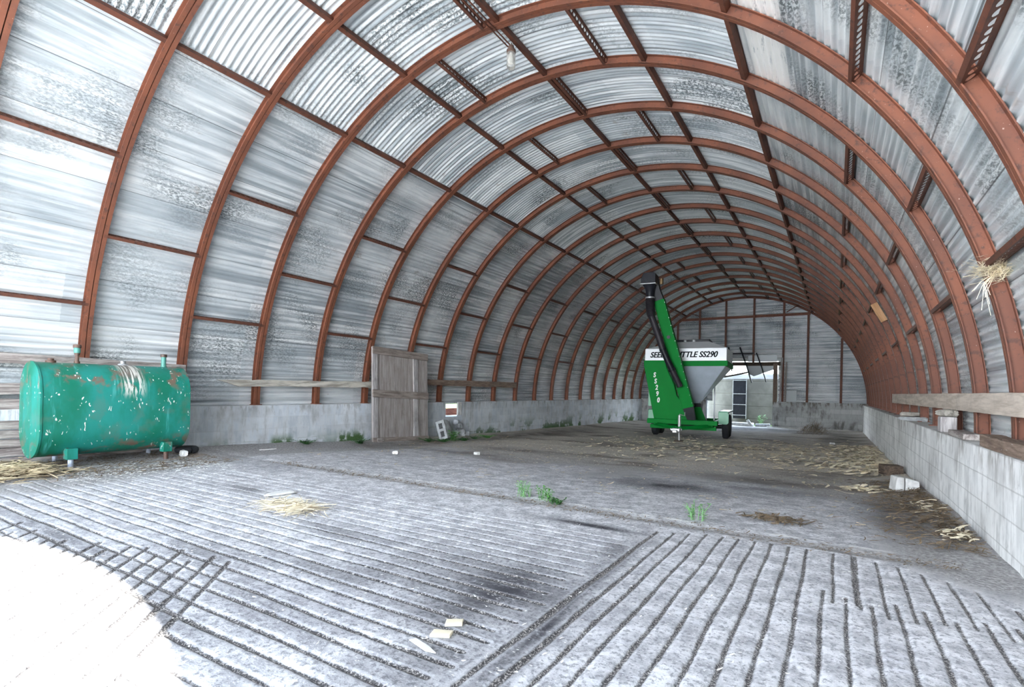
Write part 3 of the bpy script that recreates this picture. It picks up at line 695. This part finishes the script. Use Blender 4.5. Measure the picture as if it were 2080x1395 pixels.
# ------------------------------------------------------------------ loose blocks by the hole
def cmu(name, loc, rot, label):
    e = empty(name, loc, rot=rot); tag(e, label, 'concrete block')
    b = bmesh.new(); m = MB()
    # hollow block: outer shell with two cores, standing on end (length along Z)
    L, W, D, w = .46, .23, .23, .066
    m.box(0, w, 0, D, 0, L).box(W - w, W, 0, D, 0, L)
    for z in (0, L / 2 - w / 2, L - w): m.box(w, W - w, 0, D, z, z + w)
    m.build('block_body', 'concrete', e, bevel=.004); return e
cb = cmu('hollow_block', (-7.98, 9.42, fz1(-7.9, 9.4) - .03), (R(-6), R(-20), R(12)), 'hollow concrete block tilted on end beside the leaning door')
def rock(name, loc, sx, sy, sz, mat, label, cat, seed, group=None, kind=None):
    r2 = random.Random(seed); b = bmesh.new(); bmesh.ops.create_icosphere(b, subdivisions=3, radius=1)
    for v in b.verts:
        q = max(abs(v.co.x), abs(v.co.y), abs(v.co.z)); v.co = v.co.lerp(v.co / q, .6) * (1 + .16 * math.sin(v.co.x * 3.1 + seed) * math.sin(v.co.y * 2.7 + seed * 2) + r2.uniform(-.05, .05))
        v.co.x *= sx; v.co.y *= sy; v.co.z *= sz; v.co.z += sz
    me = bpy.data.meshes.new(name); b.to_mesh(me); b.free(); me.materials.append(MT[mat])
    o = link(name, me); o.location = loc; o.rotation_euler = (0, 0, r2.uniform(0, 3)); return tag(o, label, cat, group, kind)
o = MB().prism([(0, 0), (.2, 0), (.16, .26), (.05, .42), (-.12, .42)], 0, .18, 'X').build('concrete_slab', 'concrete', loc=(-8.28, 9.86, fz1(-8.2, 9.9) - .02), bevel=.01)
tag(o, 'tall grey concrete slab fragment leaning behind the hollow block', 'concrete')
for i, (y, z, s_) in enumerate(((10.35, -.24, .10), (10.62, -.24, .12), (10.85, -.25, .09), (10.55, -.02, .08), (10.42, .10, .07))):
    rock('rubble_stone', (XWL + .10 - .02 * (i > 2), y, z), s_, s_ * 1.1, s_ * .9, 'concrete' if i % 2 else 'block_left', ['grey rubble stone on the ground under the wall hole, leftmost', 'largest grey rubble stone on the ground under the wall hole', 'rightmost grey rubble stone on the ground under the wall hole', 'rubble stone lying on the rubble under the wall hole', 'topmost rubble stone just under the wall hole'][i], 'stone', 40 + i, 'rubble under the wall hole')
o = MB().box(0, .05, 0, .16, 0, .34).build('white_block_end', 'concrete_pale', loc=(XWL - .02, 10.57, .33), bevel=.01); tag(o, 'white upright strip at the right edge of the wall hole', 'concrete')
o = MB().box(0, .03, 0, 1.6, 0, .50).build('red_board', 'board_red', loc=(XL - .50, 10.1, -.02)); tag(o, 'red-brown board seen through the wall hole', 'board')

# ------------------------------------------------------------------ right wall ledge
plank('wall_rail', 'wood_rail', 1.2, 14.1, .93, 1.09, .915, 1.11, XR - .045, .04, 'long pale plank rail along the right wall ribs', 'plank', .002)
plank('ledge_timber', 'wood_brown', 1.6, 5.4, ZT, ZT + .10, ZT, ZT + .09, XWR + .01, .13, 'heavy brown timber lying on the right wall ledge, in front of a rib', 'timber')
o = MB().box(0, .13, 0, .72, 0, .055).build('ledge_board', 'wood_stack', loc=(XWR + .015, 6.05, ZT), bevel=.006); tag(o, 'short flat board lying on the right wall ledge', 'board')
o = MB().box(-.07, .07, -.10, .10, 0, .17).build('wood_block', 'wood_grey', loc=(XWR + .08, 7.28, ZT), bevel=.012); tag(o, 'split grey timber block standing on the right wall ledge', 'wood block')
rock('stone_chunk', (XWR + .08, 7.28, ZT + .168), .07, .10, .04, 'stone_tan', 'pale crumbled stone on top of the timber block on the ledge', 'stone', 51)
rock('stone_chunk', (XWR + .07, 10.1, ZT), .06, .22, .035, 'concrete', 'lower flat grey stone on the right wall ledge, farther in', 'stone', 52)
rock('stone_chunk', (XWR + .08, 10.25, ZT + .068), .07, .17, .035, 'stone_tan', 'upper pale stone stacked on the flat grey one on the ledge', 'stone', 53)
wp = MB().box(-.06, .06, -.02, .02, 0, .40).build('wood_scrap', 'wood_orange', loc=(.79, rib_y(8) - .075, 2.53), bevel=.004); wp.rotation_euler = (0, R(-27), 0)
tag(wp, 'light tan wood scrap fixed on a right side rib', 'wood scrap')

# ------------------------------------------------------------------ lamp
lx, ly = -3.60, 5.50
lp = empty('hanging_lamp', (lx, ly, 5.165)); tag(lp, 'dusty glass jar lamp hanging from the ridge', 'lamp')
MB().lathe([(.02, .0), (.045, .004), (.056, .03), (.056, .19), (.05, .20)], 20).build('glass_jar', 'glass', lp, True)
MB().lathe([(.0001, .05), (.022, .06), (.03, .10), (.02, .14), (.014, .19)], 14).build('bulb', 'plaster', lp, True)
MB().lathe([(.056, .195), (.06, .2), (.06, .235), (.04, .245), (.035, .29), (.012, .30)], 18).build('socket', 'pipe_rust', lp, True)
MB().tube([(0, 0, .295), (0, 0, .335)], .006, 6).build('stem', 'pipe_rust', lp)
for dx, lab in ((-.10, 'thin conduit pipe under the ridge, left of its twin'), (-.015, 'thin conduit pipe under the ridge, ending at the lamp')):
    o = MB().tube([(lx + dx, -1.5, 5.452), (lx + dx, 2, 5.455), (lx + dx * .5, ly, 5.462)], .009, 7).build('conduit', 'purlin'); tag(o, lab, 'conduit', 'twin conduits to the lamp')

# ------------------------------------------------------------------ litter helpers
def blades(name, pts, mat, lo, hi, w, lift=.03, label=None, cat=None, curl=.3, kind='stuff', flat=.25, seed=1, parent=None):
    """pts: list of (x, y, z); each gets one thin bent blade"""
    r2 = random.Random(seed); m = MB()
    for x, y, z in pts:
        a = r2.uniform(0, 6.283); L = r2.uniform(lo, hi)
        if not parent: x = min(max(x, XWL + .02 + L * .55), XWR - .02 - L * .55)
        ww = w * r2.uniform(.6, 1.3); pit = r2.uniform(-flat, flat); c = r2.uniform(-curl, curl); z0 = z + r2.uniform(.002, lift)
        vs = []; n = 3
        for i in range(n + 1):
            t = i / n - .5; ang = a + c * t * 2; px = x + math.cos(ang) * L * t; py = y + math.sin(ang) * L * t
            pz = max(z + .002, z0 + pit * L * t + .25 * L * (.25 - t * t) * r2.uniform(.2, .8)); tw = math.sin(t * 3 + a) * .4
            nx, ny = -math.sin(ang) * ww / 2, math.cos(ang) * ww / 2; k = 1 - abs(t) * .8
            vs += [(px + nx * k, py + ny * k, pz + ww * tw), (px - nx * k, py - ny * k, pz)]
        m.add(vs, [(2 * i, 2 * i + 1, 2 * i + 3, 2 * i + 2) for i in range(n)])
    o = m.build(name, mat, parent, fix=False)
    return tag(o, label, cat, None, kind) if not parent else o
def region(n, fx, fy, seed, dens=None):
    r2 = random.Random(seed); out = []
    while len(out) < n:
        x, y = fx(r2), fy(r2)
        if dens and r2.random() > dens(x, y): continue
        out.append((x, y, fz1(x, y)))
    return out
def disk(n, cx, cy, rx_, ry_, seed, h=0):
    r2 = random.Random(seed); out = []
    for _ in range(n):
        x, y = r2.gauss(0, .45), r2.gauss(0, .45); q = max(0, 1 - (x * x + y * y)); out.append((cx + x * rx_, cy + y * ry_, fz1(cx + x * rx_, cy + y * ry_) + h * q * r2.random()))
    return out
blades('corn_husk_litter', region(850, lambda r: r.uniform(-5.6, .85), lambda r: r.gauss(13.4, 1.9), 3, lambda x, y: .25 + .75 * math.exp(-((x + 1.0) / 2.0) ** 2) if y > 9.5 else .12), 'husk', .08, .30, .042, .02, 'pale corn husks strewn over the dirt in front of the machine', 'litter', .5, seed=2)
blades('corn_husk_litter', region(500, lambda r: .85 - abs(r.gauss(0, .5)), lambda r: r.uniform(10.0, 16.5), 4), 'husk', .08, .32, .05, .06, 'corn husks heaped along the right wall, beyond the dark wood block', 'litter', .6, seed=5)
blades('straw_litter', region(900, lambda r: r.uniform(-7.9, .9), lambda r: r.uniform(5.0, 12), 6, lambda x, y: .3 + .5 * (y > 8)), 'straw', .04, .14, .010, .01, 'thin straw scattered over the middle of the floor', 'litter', .4, seed=7)
blades('straw_litter', region(1500, lambda r: .92 - abs(r.gauss(0, .28)), lambda r: r.uniform(4.6, 9.0), 8), 'straw_dark', .05, .18, .010, .03, 'dark brown straw banked along the foot of the right wall', 'litter', .4, seed=9)
blades('hay_litter', disk(700, -7.55, 1.75, .6, .5, 10, .06), 'straw', .10, .30, .013, .05, 'tan hay lying at the left, in front of the tank', 'litter', .5, seed=11)
blades('hay_litter', disk(700, -7.7, 1.75, .6, .5, 12, .05), 'straw_dark', .10, .26, .014, .03, 'brown rotted hay under the tan hay at the left', 'litter', .5, seed=13)
blades('hay_litter', region(900, lambda r: r.uniform(-8.2, -6.7), lambda r: r.uniform(1.9, 3.9), 14, lambda x, y: .6), 'straw_dark', .04, .14, .008, .012, 'brown straw fragments around the tank legs', 'litter', .4, seed=15)
blades('chaff_litter', region(700, lambda r: r.gauss(-6.9, .35), lambda r: r.uniform(2.0, 3.6), 16), 'plaster', .015, .06, .008, .01, 'pale chaff on the concrete in front of the tank', 'litter', .4, seed=17)
blades('straw_patch', disk(260, -3.9, 2.66, .36, .16, 18, .03), 'straw_pale', .12, .38, .009, .02, 'small pale straw patch lying on the grooved floor', 'litter', .35, seed=19)
blades('chaff_litter', region(700, lambda r: r.uniform(-7.0, .8), lambda r: r.uniform(1.1, 4.0), 20), 'plaster', .01, .035, .006, .004, 'tiny pale flecks scattered over the grooved floor', 'litter', .3, seed=21)
blades('chaff_litter', region(900, lambda r: r.uniform(-6.4, .7), lambda r: r.gauss(4.15, .08), 22), 'straw_dark', .015, .06, .007, .02, 'brown chaff filling the floor joint', 'litter', .3, seed=23)
blades('corn_husk_litter', disk(34, .74, 6.3, .14, .45, 24, .02), 'husk', .06, .17, .016, .05, 'pale husks at the foot of the right wall, nearer than the white block', 'litter', .6, seed=25)
blades('corn_husk_litter', disk(30, .80, 5.05, .10, .3, 26, .02), 'husk', .06, .18, .017, .05, 'yellowish husks at the foot of the right wall, nearest the viewer', 'litter', .6, seed=27)
blades('dry_bush', [(x, y, z + .05) for x, y, z in disk(260, -.6, 20.8, .45, .35, 28, .25)], 'straw_dark', .15, .4, .012, .2, 'dry brown tangle of stalks before the end wall', 'litter', .5, flat=.9, seed=29)
blades('straw_litter', disk(160, -.4, 4.9, .28, .22, 30, .02), 'straw_dark', .05, .16, .012, .03, 'dark dry leaf tangle just beyond the floor joint, right of the weed', 'litter', .6, seed=31)
blades('corn_husk_litter', disk(50, .25, 8.0, .5, .35, 32, .02), 'husk', .08, .3, .035, .03, 'husk strips left of the white block by the right wall', 'litter', .7, seed=33)

# ------------------------------------------------------------------ single bits on the floor
o = MB().box(-.13, .13, -.13, .13, 0, .16).build('dark_wood_block', 'wood_dark', loc=(.76, 10.02, fz1(.76, 10.0) - .02), bevel=.01); o.rotation_euler = (0, 0, R(12)); tag(o, 'dark brown wood block at the foot of the right wall', 'wood block')
e = empty('white_block', (.745, 8.02, fz1(.745, 8.02) - .015), R(14)); tag(e, 'whitish broken concrete block at the foot of the right wall', 'concrete block')
MB().prism([(-.13, 0), (-.03, 0), (-.035, .18), (-.11, .18)], -.11, .11).build('block_half', 'concrete_pale', e, bevel=.012)
MB().prism([(-.02, 0), (.13, 0), (.12, .14), (-.02, .175)], -.11, .10).build('block_half', 'concrete_pale', e, bevel=.012)
for (x, y, lx_, ly_, a, lab) in ((-1.41, 1.79, .085, .05, 40, 'pale cream wood chip on the grooved floor, farther of the pair'), (-1.39, 1.68, .095, .05, 30, 'pale cream wood chip on the grooved floor, nearer of the pair')):
    o = MB().prism([(-lx_ / 2, -ly_ / 2), (lx_ * .4, -ly_ * .55), (lx_ / 2, ly_ * .4), (-lx_ * .4, ly_ / 2)], 0, .014, 'Z').build('wood_chip', 'straw_pale', loc=(x, y, .002), bevel=.003); o.rotation_euler = (0, 0, R(a)); tag(o, lab, 'wood chip', 'pale wood chips')
o = MB().prism([(-.07, -.015), (.05, -.02), (.09, .0), (.03, .012), (-.06, .012)], 0, .004, 'Z').build('flat_scrap', 'plaster', loc=(-1.40, 1.57, .002)); o.rotation_euler = (0, 0, R(-12)); tag(o, 'flattened white scrap on the grooved floor, nearest the viewer', 'scrap')
rock('white_lump', (-4.44, 2.93, 0), .13, .055, .012, 'plaster', 'flat white lump behind the straw patch', 'scrap', 61)
rock('white_scrap', (-7.7, 3.60, fz1(-7.7, 3.60)), .04, .055, .045, 'plaster', 'crumpled white plastic scrap right of the tank', 'scrap', 62)
m = MB(); ring = [(.17 * math.cos(a), .17 * math.sin(a), .075) for a in np.linspace(0, 2 * math.pi, 25)]
ring = [(p[0] * .62, p[1] * .62, .05) for p in ring]
m.tube(ring, .05, 10, False); o = m.build('rubber_ring', 'tire', loc=(-8.0, 3.78, fz1(-8.0, 3.98) - .01), smooth=True); tag(o, 'old black rubber ring on the ground right of the tank', 'rubber ring')
o = MB().prism([(-.11, -.02), (.1, -.015), (.17, .01), (.06, .02), (-.1, .02)], 0, .012, 'Z').build('white_scrap', 'plaster', loc=(-7.75, 4.86, fz1(-7.75, 4.86))); o.rotation_euler = (0, 0, R(80)); tag(o, 'white flat scrap on the ground before the left block wall', 'scrap')
for i, (x, y, lab) in enumerate(((-6.2, 6.2, 'small white stone on the floor left of the middle'), (-5.4, 7.4, 'small white stone on the floor before the leaning door'), (-.05, 17.2, 'small white stone on the dirt near the right wall'))):
    rock('white_stone', (x, y, fz1(x, y)), .05, .05, .03, 'plaster', lab, 'stone', 70 + i, 'white stones on the floor')

# ------------------------------------------------------------------ weeds
def weed(loc, h, n, mat, label, seed, leaf=.05, spread=.5, group='weeds on the floor'):
    r2 = random.Random(seed); e = empty('weed', loc); tag(e, label, 'weed', group); st = MB(); lf = MB()
    for i in range(n):
        a = r2.uniform(0, 6.28); hh = h * r2.uniform(.45, 1); sp = spread * hh * r2.uniform(.2, 1)
        bx, by = r2.uniform(-.03, .03) * 2, r2.uniform(-.03, .03)
        path = [(bx, by, 0), (bx + math.cos(a) * sp * .4, by + math.sin(a) * sp * .4, hh * .6), (bx + math.cos(a) * sp, by + math.sin(a) * sp, hh)]
        st.tube(path, .0028, 5)
        for j in range(7):
            t = .2 + .8 * j / 6; p = Vector(path[0]).lerp(Vector(path[1]), min(1, t * 2)) if t < .5 else Vector(path[1]).lerp(Vector(path[2]), t * 2 - 1)
            b = r2.uniform(0, 6.28); L = leaf * r2.uniform(.6, 1.2); w = L * .28; d = Vector((math.cos(b), math.sin(b), r2.uniform(-.1, .6))).normalized(); s_ = Vector((-math.sin(b), math.cos(b), 0))
            lf.add([p, p + d * L * .5 + s_ * w, p + d * L + Vector((0, 0, -L * .1)), p + d * L * .5 - s_ * w], [(0, 1, 2, 3)])
    st.build('stem', mat, e); lf.build('leaves', mat, e, fix=False); return e
weed((-2.56, 4.30, fz1(-2.5, 4.3)), .15, 16, 'leaf_pale', 'pale green weed growing in the floor joint, leftmost of the three', 1, .035, .8)
weed((-2.30, 4.27, fz1(-2.3, 4.27)), .13, 10, 'leaf', 'green weed growing in the floor joint, middle of the three', 2, .045, .6)
weed((-2.18, 4.22, fz1(-2.2, 4.22)), .06, 14, 'leaf_dark', 'low dark weed just right of the middle joint weed', 3, .035, 1.6)
weed((-.95, 4.40, fz1(-.95, 4.4)), .17, 12, 'leaf_pale', 'pale green weed growing past the floor joint, rightmost of the three', 4, .04, .6)
weed((-7.62, 9.50, fz1(-7.6, 9.5)), .24, 9, 'leaf', 'tall bright green weed before the hollow block', 5, .13, .5, 'weeds along the left wall')
for i, (x, y, lab) in enumerate(((-7.75, 8.75, 'low green weed at the right foot of the leaning door'), (-7.55, 9.05, 'low green weed left of the tall bright weed'), (-7.5, 9.75, 'low green weed right of the tall bright weed'), (-7.6, 10.3, 'low green weed under the wall hole'), (-7.7, 11.0, 'low green weed on the dirt right of the rubble'), (-8.0, 7.0, 'low dark weed left of the leaning door'), (-8.1, 5.85, 'low dark weed at the mossy patch of the left block wall'))):
    weed((x, y, fz1(x, y)), .085, 30, 'leaf_dark' if i != 4 else 'leaf', lab, 20 + i, .05, 3.4, 'weeds along the left wall')
weed((-2.95, YE + .8, -.48), .55, 12, 'leaf_pale', 'green weed growing outside the gap before the silo', 40, .13, .5, 'weeds outside')

# ------------------------------------------------------------------ nest
ne = empty('bird_nest', (.98, 5.06, 1.98)); tag(ne, 'straw bird nest stuck on a right side rib', 'nest')
r2 = random.Random(77); pts = [(r2.gauss(0, .06), r2.gauss(0, .06), r2.gauss(0, .035)) for _ in range(420)]
blades('nest_straw', pts, 'straw_pale', .08, .22, .006, .02, parent=ne, curl=.8, flat=.7, seed=78)
m = MB()
for i in range(9):
    a = r2.uniform(-.6, .3); L = r2.uniform(.12, .34); m.tube([(0, 0, 0), (-.06 + a * .06, -.05, -.5 * L), (-.02 + a * .25, -.04, -L)], .0022, 4)
m.build('hanging_straw', 'straw_pale', ne)

# ------------------------------------------------------------------ seed machine
PSI = R(5.0)
mc = empty('seed_tender', (-3.858, 16.591, fz1(-3.86, 16.59)), PSI)
tag(mc, 'green and white hopper trailer with a leaning conveyor, parked deep in the barn', 'farm machine')
hx0, hx1, hy0_, hy1_ = -1.20, 1.125, -1.05, 1.15
def rect(x0, x1, y0, y1, z): return [(x0, y0, z), (x1, y0, z), (x1, y1, z), (x0, y1, z)]
hop = MB().loft([rect(hx0, hx1, hy0_, hy1_, 2.32), rect(hx0, hx1, hy0_, hy1_, 2.70)]).build('hopper_wall', 'white', mc, bevel=.012)
me = text_mesh('SEED SHUTTLE SS290', .235, 'letter_black', .28, .78, .005)
xm = max(v.co.x for v in me.vertices)
for v in me.vertices: v.co.x *= 1.93 / xm
tx = link('lettering', me, hop); tx.rotation_euler = (R(90), 0, 0); tx.location = (-1.04, hy0_ - .004, 2.435)
MB().loft([rect(hx0 + .0, hx1 - .0, hy0_, hy1_, 2.70), rect(-.52, .60, -.45, .55, 2.93), rect(-.50, .58, -.42, .52, 2.945)]).build('hopper_lid', 'white', mc, bevel=.008)
hat = MB().box(-.42, .58, -.40, -.35, 2.94, 3.02).box(-.42, .58, .40, .45, 2.94, 3.02).box(-.42, -.37, -.40, .45, 2.94, 3.02).box(.53, .58, -.40, .45, 2.94, 3.02).build('lid_rail', 'black_metal', mc, bevel=.005)
for x in (-.12, .13): MB().lathe([(.05, 0), (.05, .05), (.03, .06)], 12, Matrix.Translation((x, -.42, 2.945))).build('lid_latch', 'silver', mc, True)
MB().loft([rect(hx0 - .025, hx1 + .025, hy0_ - .025, hy1_ + .025, 2.17), rect(hx0 - .025, hx1 + .025, hy0_ - .025, hy1_ + .025, 2.325)]).build('rim_band', 'green', mc, bevel=.012)
ap = (.215, -.05)
MB().loft([rect(hx0 + .03, hx1 - .03, hy0_ + .02, hy1_ - .02, 2.17), rect(ap[0] - .07, ap[0] + .07, ap[1] - .10, ap[1] + .10, 1.06)]).build('hopper_cone', 'steel_paint', mc, bevel=.01)
MB().box(ap[0] - .13, ap[0] + .13, ap[1] - .18, ap[1] + .25, .58, 1.06).build('chute', 'black_metal', mc, bevel=.01)
MB().prism([(.18, .56), (.52, .56), (.36, .95), (.18, .95)], -.35, -.30).build('chute_guard', 'green', mc)
sh = MB().prism([(-1.17, 2.33), (-1.16, 2.14), (-.83, .56), (-.80, .45), (-.26, .45), (.34, .60), (-.20, 1.30), (-.27, 1.60), (-.50, 2.10), (-.55, 2.33)], -1.32, -1.10).build('front_shroud', 'green', mc, bevel=.012)
for i, ch in enumerate('SS290'):
    me = text_mesh(ch, .20, 'letter_white', .12, .72, .005)
    o = link('lettering', me, sh); o.rotation_euler = (R(90), 0, 0); o.location = (-.875 + .031 * i, -1.325, 1.83 - .187 * i)
# conveyor
c0, c1 = Vector((.155, -1.42, .96)), Vector((-.665, -1.72, 4.05))
ax = (c1 - c0).normalized(); sd = Vector((1, 0, 0)); sd = (sd - ax * sd.dot(ax)).normalized(); dp = ax.cross(sd)
def csec(p, w, d): return [p + sd * (-w) + dp * (-d), p + sd * w + dp * (-d), p + sd * w + dp * d, p + sd * (-w) + dp * d]
cv = MB().loft([csec(c0, .145, .11), csec(c0.lerp(c1, .5), .145, .11), csec(c1, .13, .11)]).build('conveyor', 'green', mc, bevel=.008)
m = MB()
for sgn in (-1, 1): m.loft([csec(c0 + sd * sgn * .150 + dp * -.0, .012, .125), csec(c1 + sd * sgn * .135, .012, .125)])
m.build('conveyor_flange', 'green', cv)
m = MB()
for i in range(14):
    p = c0.lerp(c1, (i + .5) / 14) + sd * .15; q = -dp if dp.y > 0 else dp
    m.tube([p + q * .12, p + q * .14], .009, 6)
m.build('bolt', 'silver', cv)
p = c0.lerp(c1, .655); q = -dp if dp.y > 0 else dp
MB().tube([p + q * .10, p + q * .135], .05, 14).build('sight_port', 'black', cv, True)
MB().loft([csec(c0 - ax * .42, .10, .10), csec(c0, .14, .108)]).build('conveyor_boot', 'black_metal', mc)
# black head and spout
MB().loft([csec(c1, .13, .115), csec(c1 + ax * .30, .10, .12), csec(c1 + ax * .62, .12, .14)]).build('conveyor_neck', 'black_metal', mc)
MB().prism([(-1.10, 4.47), (-.69, 4.47), (-.69, 4.74), (-.76, 4.79), (-1.04, 4.78), (-1.10, 4.60)], -2.2, -1.72).build('discharge_hood', 'black', mc, bevel=.012)
MB().prism([(-1.13, 4.455), (-.68, 4.455), (-.68, 4.475), (-1.13, 4.475)], -2.22, -1.72).build('hood_flange', 'silver', mc)
def circ(cx, cy, r, z, n=20): return [(cx + r * math.cos(2 * math.pi * i / n - math.pi * .75), cy + r * math.sin(2 * math.pi * i / n - math.pi * .75), z) for i in range(n)]
def sq(x0, x1, y0, y1, z, n=20):
    pts = []
    for i in range(n):
        a = 2 * math.pi * i / n - math.pi * .75; c, s_ = math.cos(a), math.sin(a); k = 1 / max(abs(c), abs(s_)); pts.append(((x0 + x1) / 2 + c * k * (x1 - x0) / 2, (y0 + y1) / 2 + s_ * k * (y1 - y0) / 2, z))
    return pts
MB().loft([sq(-1.06, -.72, -2.16, -1.80, 4.455), circ(-.89, -1.96, .12, 4.30), circ(-.89, -1.95, .105, 4.10)]).build('spout_funnel', 'black', mc, True)
MB().lathe([(.13, -.02), (.135, 0), (.13, .02)], 20, Matrix.Translation((-.885, -1.95, 4.10))).build('hose_clamp', 'silver', mc, True)
pa, ra = [], []
for i in range(75):
    t = i / 74; pa.append((-.885 + .055 * t * t, -1.95, 4.09 - .54 * t)); ra.append((.118 if i % 3 else .132) - .02 * max(0, t - .85) / .15)
MB().tube(pa, ra, 20).build('corrugated_hose', 'hose', mc, True)
pth = [(-.84, -1.93, 3.57), (-.64, -1.92, 3.02), (-.50, -1.90, 2.60), (-.36, -1.86, 2.26), (-.25, -1.82, 2.03), (-.04, -1.72, 1.55)]
MB().tube(pth[:3], .095, 16).build('spout_tube', 'hose', mc, True)
MB().tube([pth[2], pth[3], pth[4]], .088, 16).build('spout_tube', 'black', mc, True)
MB().tube([pth[4], pth[5]], .082, 16).build('spout_tube', 'hose', mc, True)
for p_, q_ in ((pth[2], pth[3]), (pth[4], pth[5])):
    a, b = Vector(p_), Vector(q_); d = (b - a).normalized(); MB().tube([a - d * .03, a + d * .03], .102, 16).build('tube_collar', 'black_metal', mc, True)
MB().tube([(-.60, -1.80, 4.50), (-.60, -1.80, 4.66)], .055, 14).build('drive_motor', 'brass', mc, True)
# frame
MB().box(-1.0, .95, -1.50, -1.38, .46, .60).build('front_beam', 'green', mc, bevel=.012)
MB().box(-.95, .90, -1.30, -1.18, .31, .42).build('lower_beam', 'green', mc, bevel=.01)
for x in (-.78, .78): MB().box(x - .05, x + .05, -1.4, 1.5, .42, .54).build('side_rail', 'green', mc, bevel=.01)
MB().box(-.78, .78, 1.38, 1.5, .42, .54).build('rear_beam', 'green', mc, bevel=.01)
for sx in (-1, 1): MB().loft([[(sx * .80 - .05, -1.3, .40), (sx * .80 + .05, -1.3, .40), (sx * .80 + .05, -1.3, .50), (sx * .80 - .05, -1.3, .50)], [(.03 + sx * .04 - .04, -2.35, .36), (.03 + sx * .04 + .04, -2.35, .36), (.03 + sx * .04 + .04, -2.35, .45), (.03 + sx * .04 - .04, -2.35, .45)]]).build('tongue', 'green', mc, bevel=.008)
for x, y in ((.62, .95), (.38, .9), (-.85, .95)):
    MB().box(x - .02, x + .02, y - .02, y + .02, .5, 1.75).build('upright', 'steel_paint', mc)
ck = MB().box(-.10, .12, -2.62, -2.30, .33, .42).box(-.06, .06, -2.72, -2.60, .30, .38).build('coupler', 'silver', mc, bevel=.015)
MB().box(-.16, .14, -2.40, -2.34, .355, .39).build('tow_plate', 'silver', ck)
jk = MB().tube([(.05, -2.25, .06), (.05, -2.25, .36)], .025, 12).tube([(.05, -2.25, .30), (.05, -2.25, .76)], .04, 14).build('jack', 'silver', mc, True)
MB().tube([(.05, -2.25, .76), (.05, -2.25, .79), (.12, -2.27, .765), (.19, -2.27, .75), (.19, -2.27, .85)], .012, 8).build('crank', 'silver', jk, True)
MB().box(-.08, .16, -2.36, -2.14, .0, .07).build('jack_foot', 'wood_dark', jk, bevel=.008)
for y in (0, .82):
    MB().box(-1.0, 1.0, y - .04, y + .04, .30, .38).build('axle', 'black_metal', mc)
    for x in (-1.045, 1.055):
        w = .085; rr = .36
        prof = [(.20, -w), (.27, -w - .005), (.33, -w + .005), (.355, -w + .03)]
        for q in range(5): zq = -w + .035 + q * (2 * w - .07) / 4.0; prof += [(.36, zq), (.348, zq + .006), (.348, zq + .010), (.36, zq + .014)] if q < 4 else [(.36, zq)]
        prof += [(.355, w - .03), (.33, w - .005), (.27, w + .005), (.20, w)]
        wh = MB().lathe(prof, 40, Matrix.Translation((x, y, rr)) @ Matrix.Rotation(R(90), 4, 'Y')).build('tire', 'tire', mc, True)
        MB().lathe([(.21, -.06), (.21, .06)], 28, Matrix.Translation((x, y, rr)) @ Matrix.Rotation(R(90), 4, 'Y')).build('wheel_rim', 'silver', wh, True)
for x0_, x1_ in ((.88, 1.17), (-1.19, -.90)):
    def fr(y, z0, z1, c=.05): return [(x0_ + .03, y, z1), (x1_ - c, y, z1), (x1_, y, z1 - c), (x1_, y, z0 + c), (x1_ - c, y, z0), (x0_ + .03, y, z0), (x0_, y, z0 + .03), (x0_, y, z1 - .03)]
    MB().loft([fr(-.50, .46, .83), fr(-.47, .46, .845), fr(-.44, .62, .85)]).build('fender', 'green_pale', mc, bevel=.01)
    MB().box(x0_, x1_, -.48, 1.28, .80, .845).build('fender_top', 'green_pale', mc, bevel=.01)
for x in (-1.17, ):
    MB().prism([(x, .95), (x + .1, .95), (x + .06, 1.6), (x, 1.6)], -.6, -.5).build('side_bracket', 'green_pale', mc)

# ------------------------------------------------------------------ light
w = bpy.data.worlds.new('sky'); sc.world = w; w.use_nodes = True; nt = w.node_tree
bg = nt.nodes['Background']; bg.inputs[1].default_value = 3.6
tc = nt.nodes.new('ShaderNodeTexCoord'); sx = nt.nodes.new('ShaderNodeSeparateXYZ'); nt.links.new(tc.outputs['Generated'], sx.inputs[0])
mr = nt.nodes.new('ShaderNodeMapRange'); nt.links.new(sx.outputs[2], mr.inputs[0]); mr.inputs[1].default_value = 0; mr.inputs[2].default_value = .45
mx = nt.nodes.new('ShaderNodeMix'); mx.data_type = 'RGBA'; nt.links.new(mr.outputs[0], mx.inputs[0]); mx.inputs[6].default_value = (2.1, 2.2, 2.3, 1); mx.inputs[7].default_value = (.55, .72, 1, 1)
nt.links.new(mx.outputs[2], bg.inputs[0])
sl = bpy.data.lights.new('sun', 'SUN'); sl.energy = 17; sl.angle = R(.3); sl.color = (1, .985, .955)
so = bpy.data.objects.new('sun', sl); COL.objects.link(so)
so.rotation_euler = Vector((0.022, 1.065, -1.0)).to_track_quat('-Z', 'Y').to_euler()
so.location = (0, -20, 20)

sc.view_settings.view_transform = 'Standard'; sc.view_settings.look = 'None'; sc.view_settings.exposure = 1.62; sc.view_settings.gamma = 1
sc.view_settings.use_curve_mapping = False
sc.cycles.max_bounces = 14; sc.cycles.diffuse_bounces = 10; sc.cycles.glossy_bounces = 6
sc.cycles.sample_clamp_indirect = 12
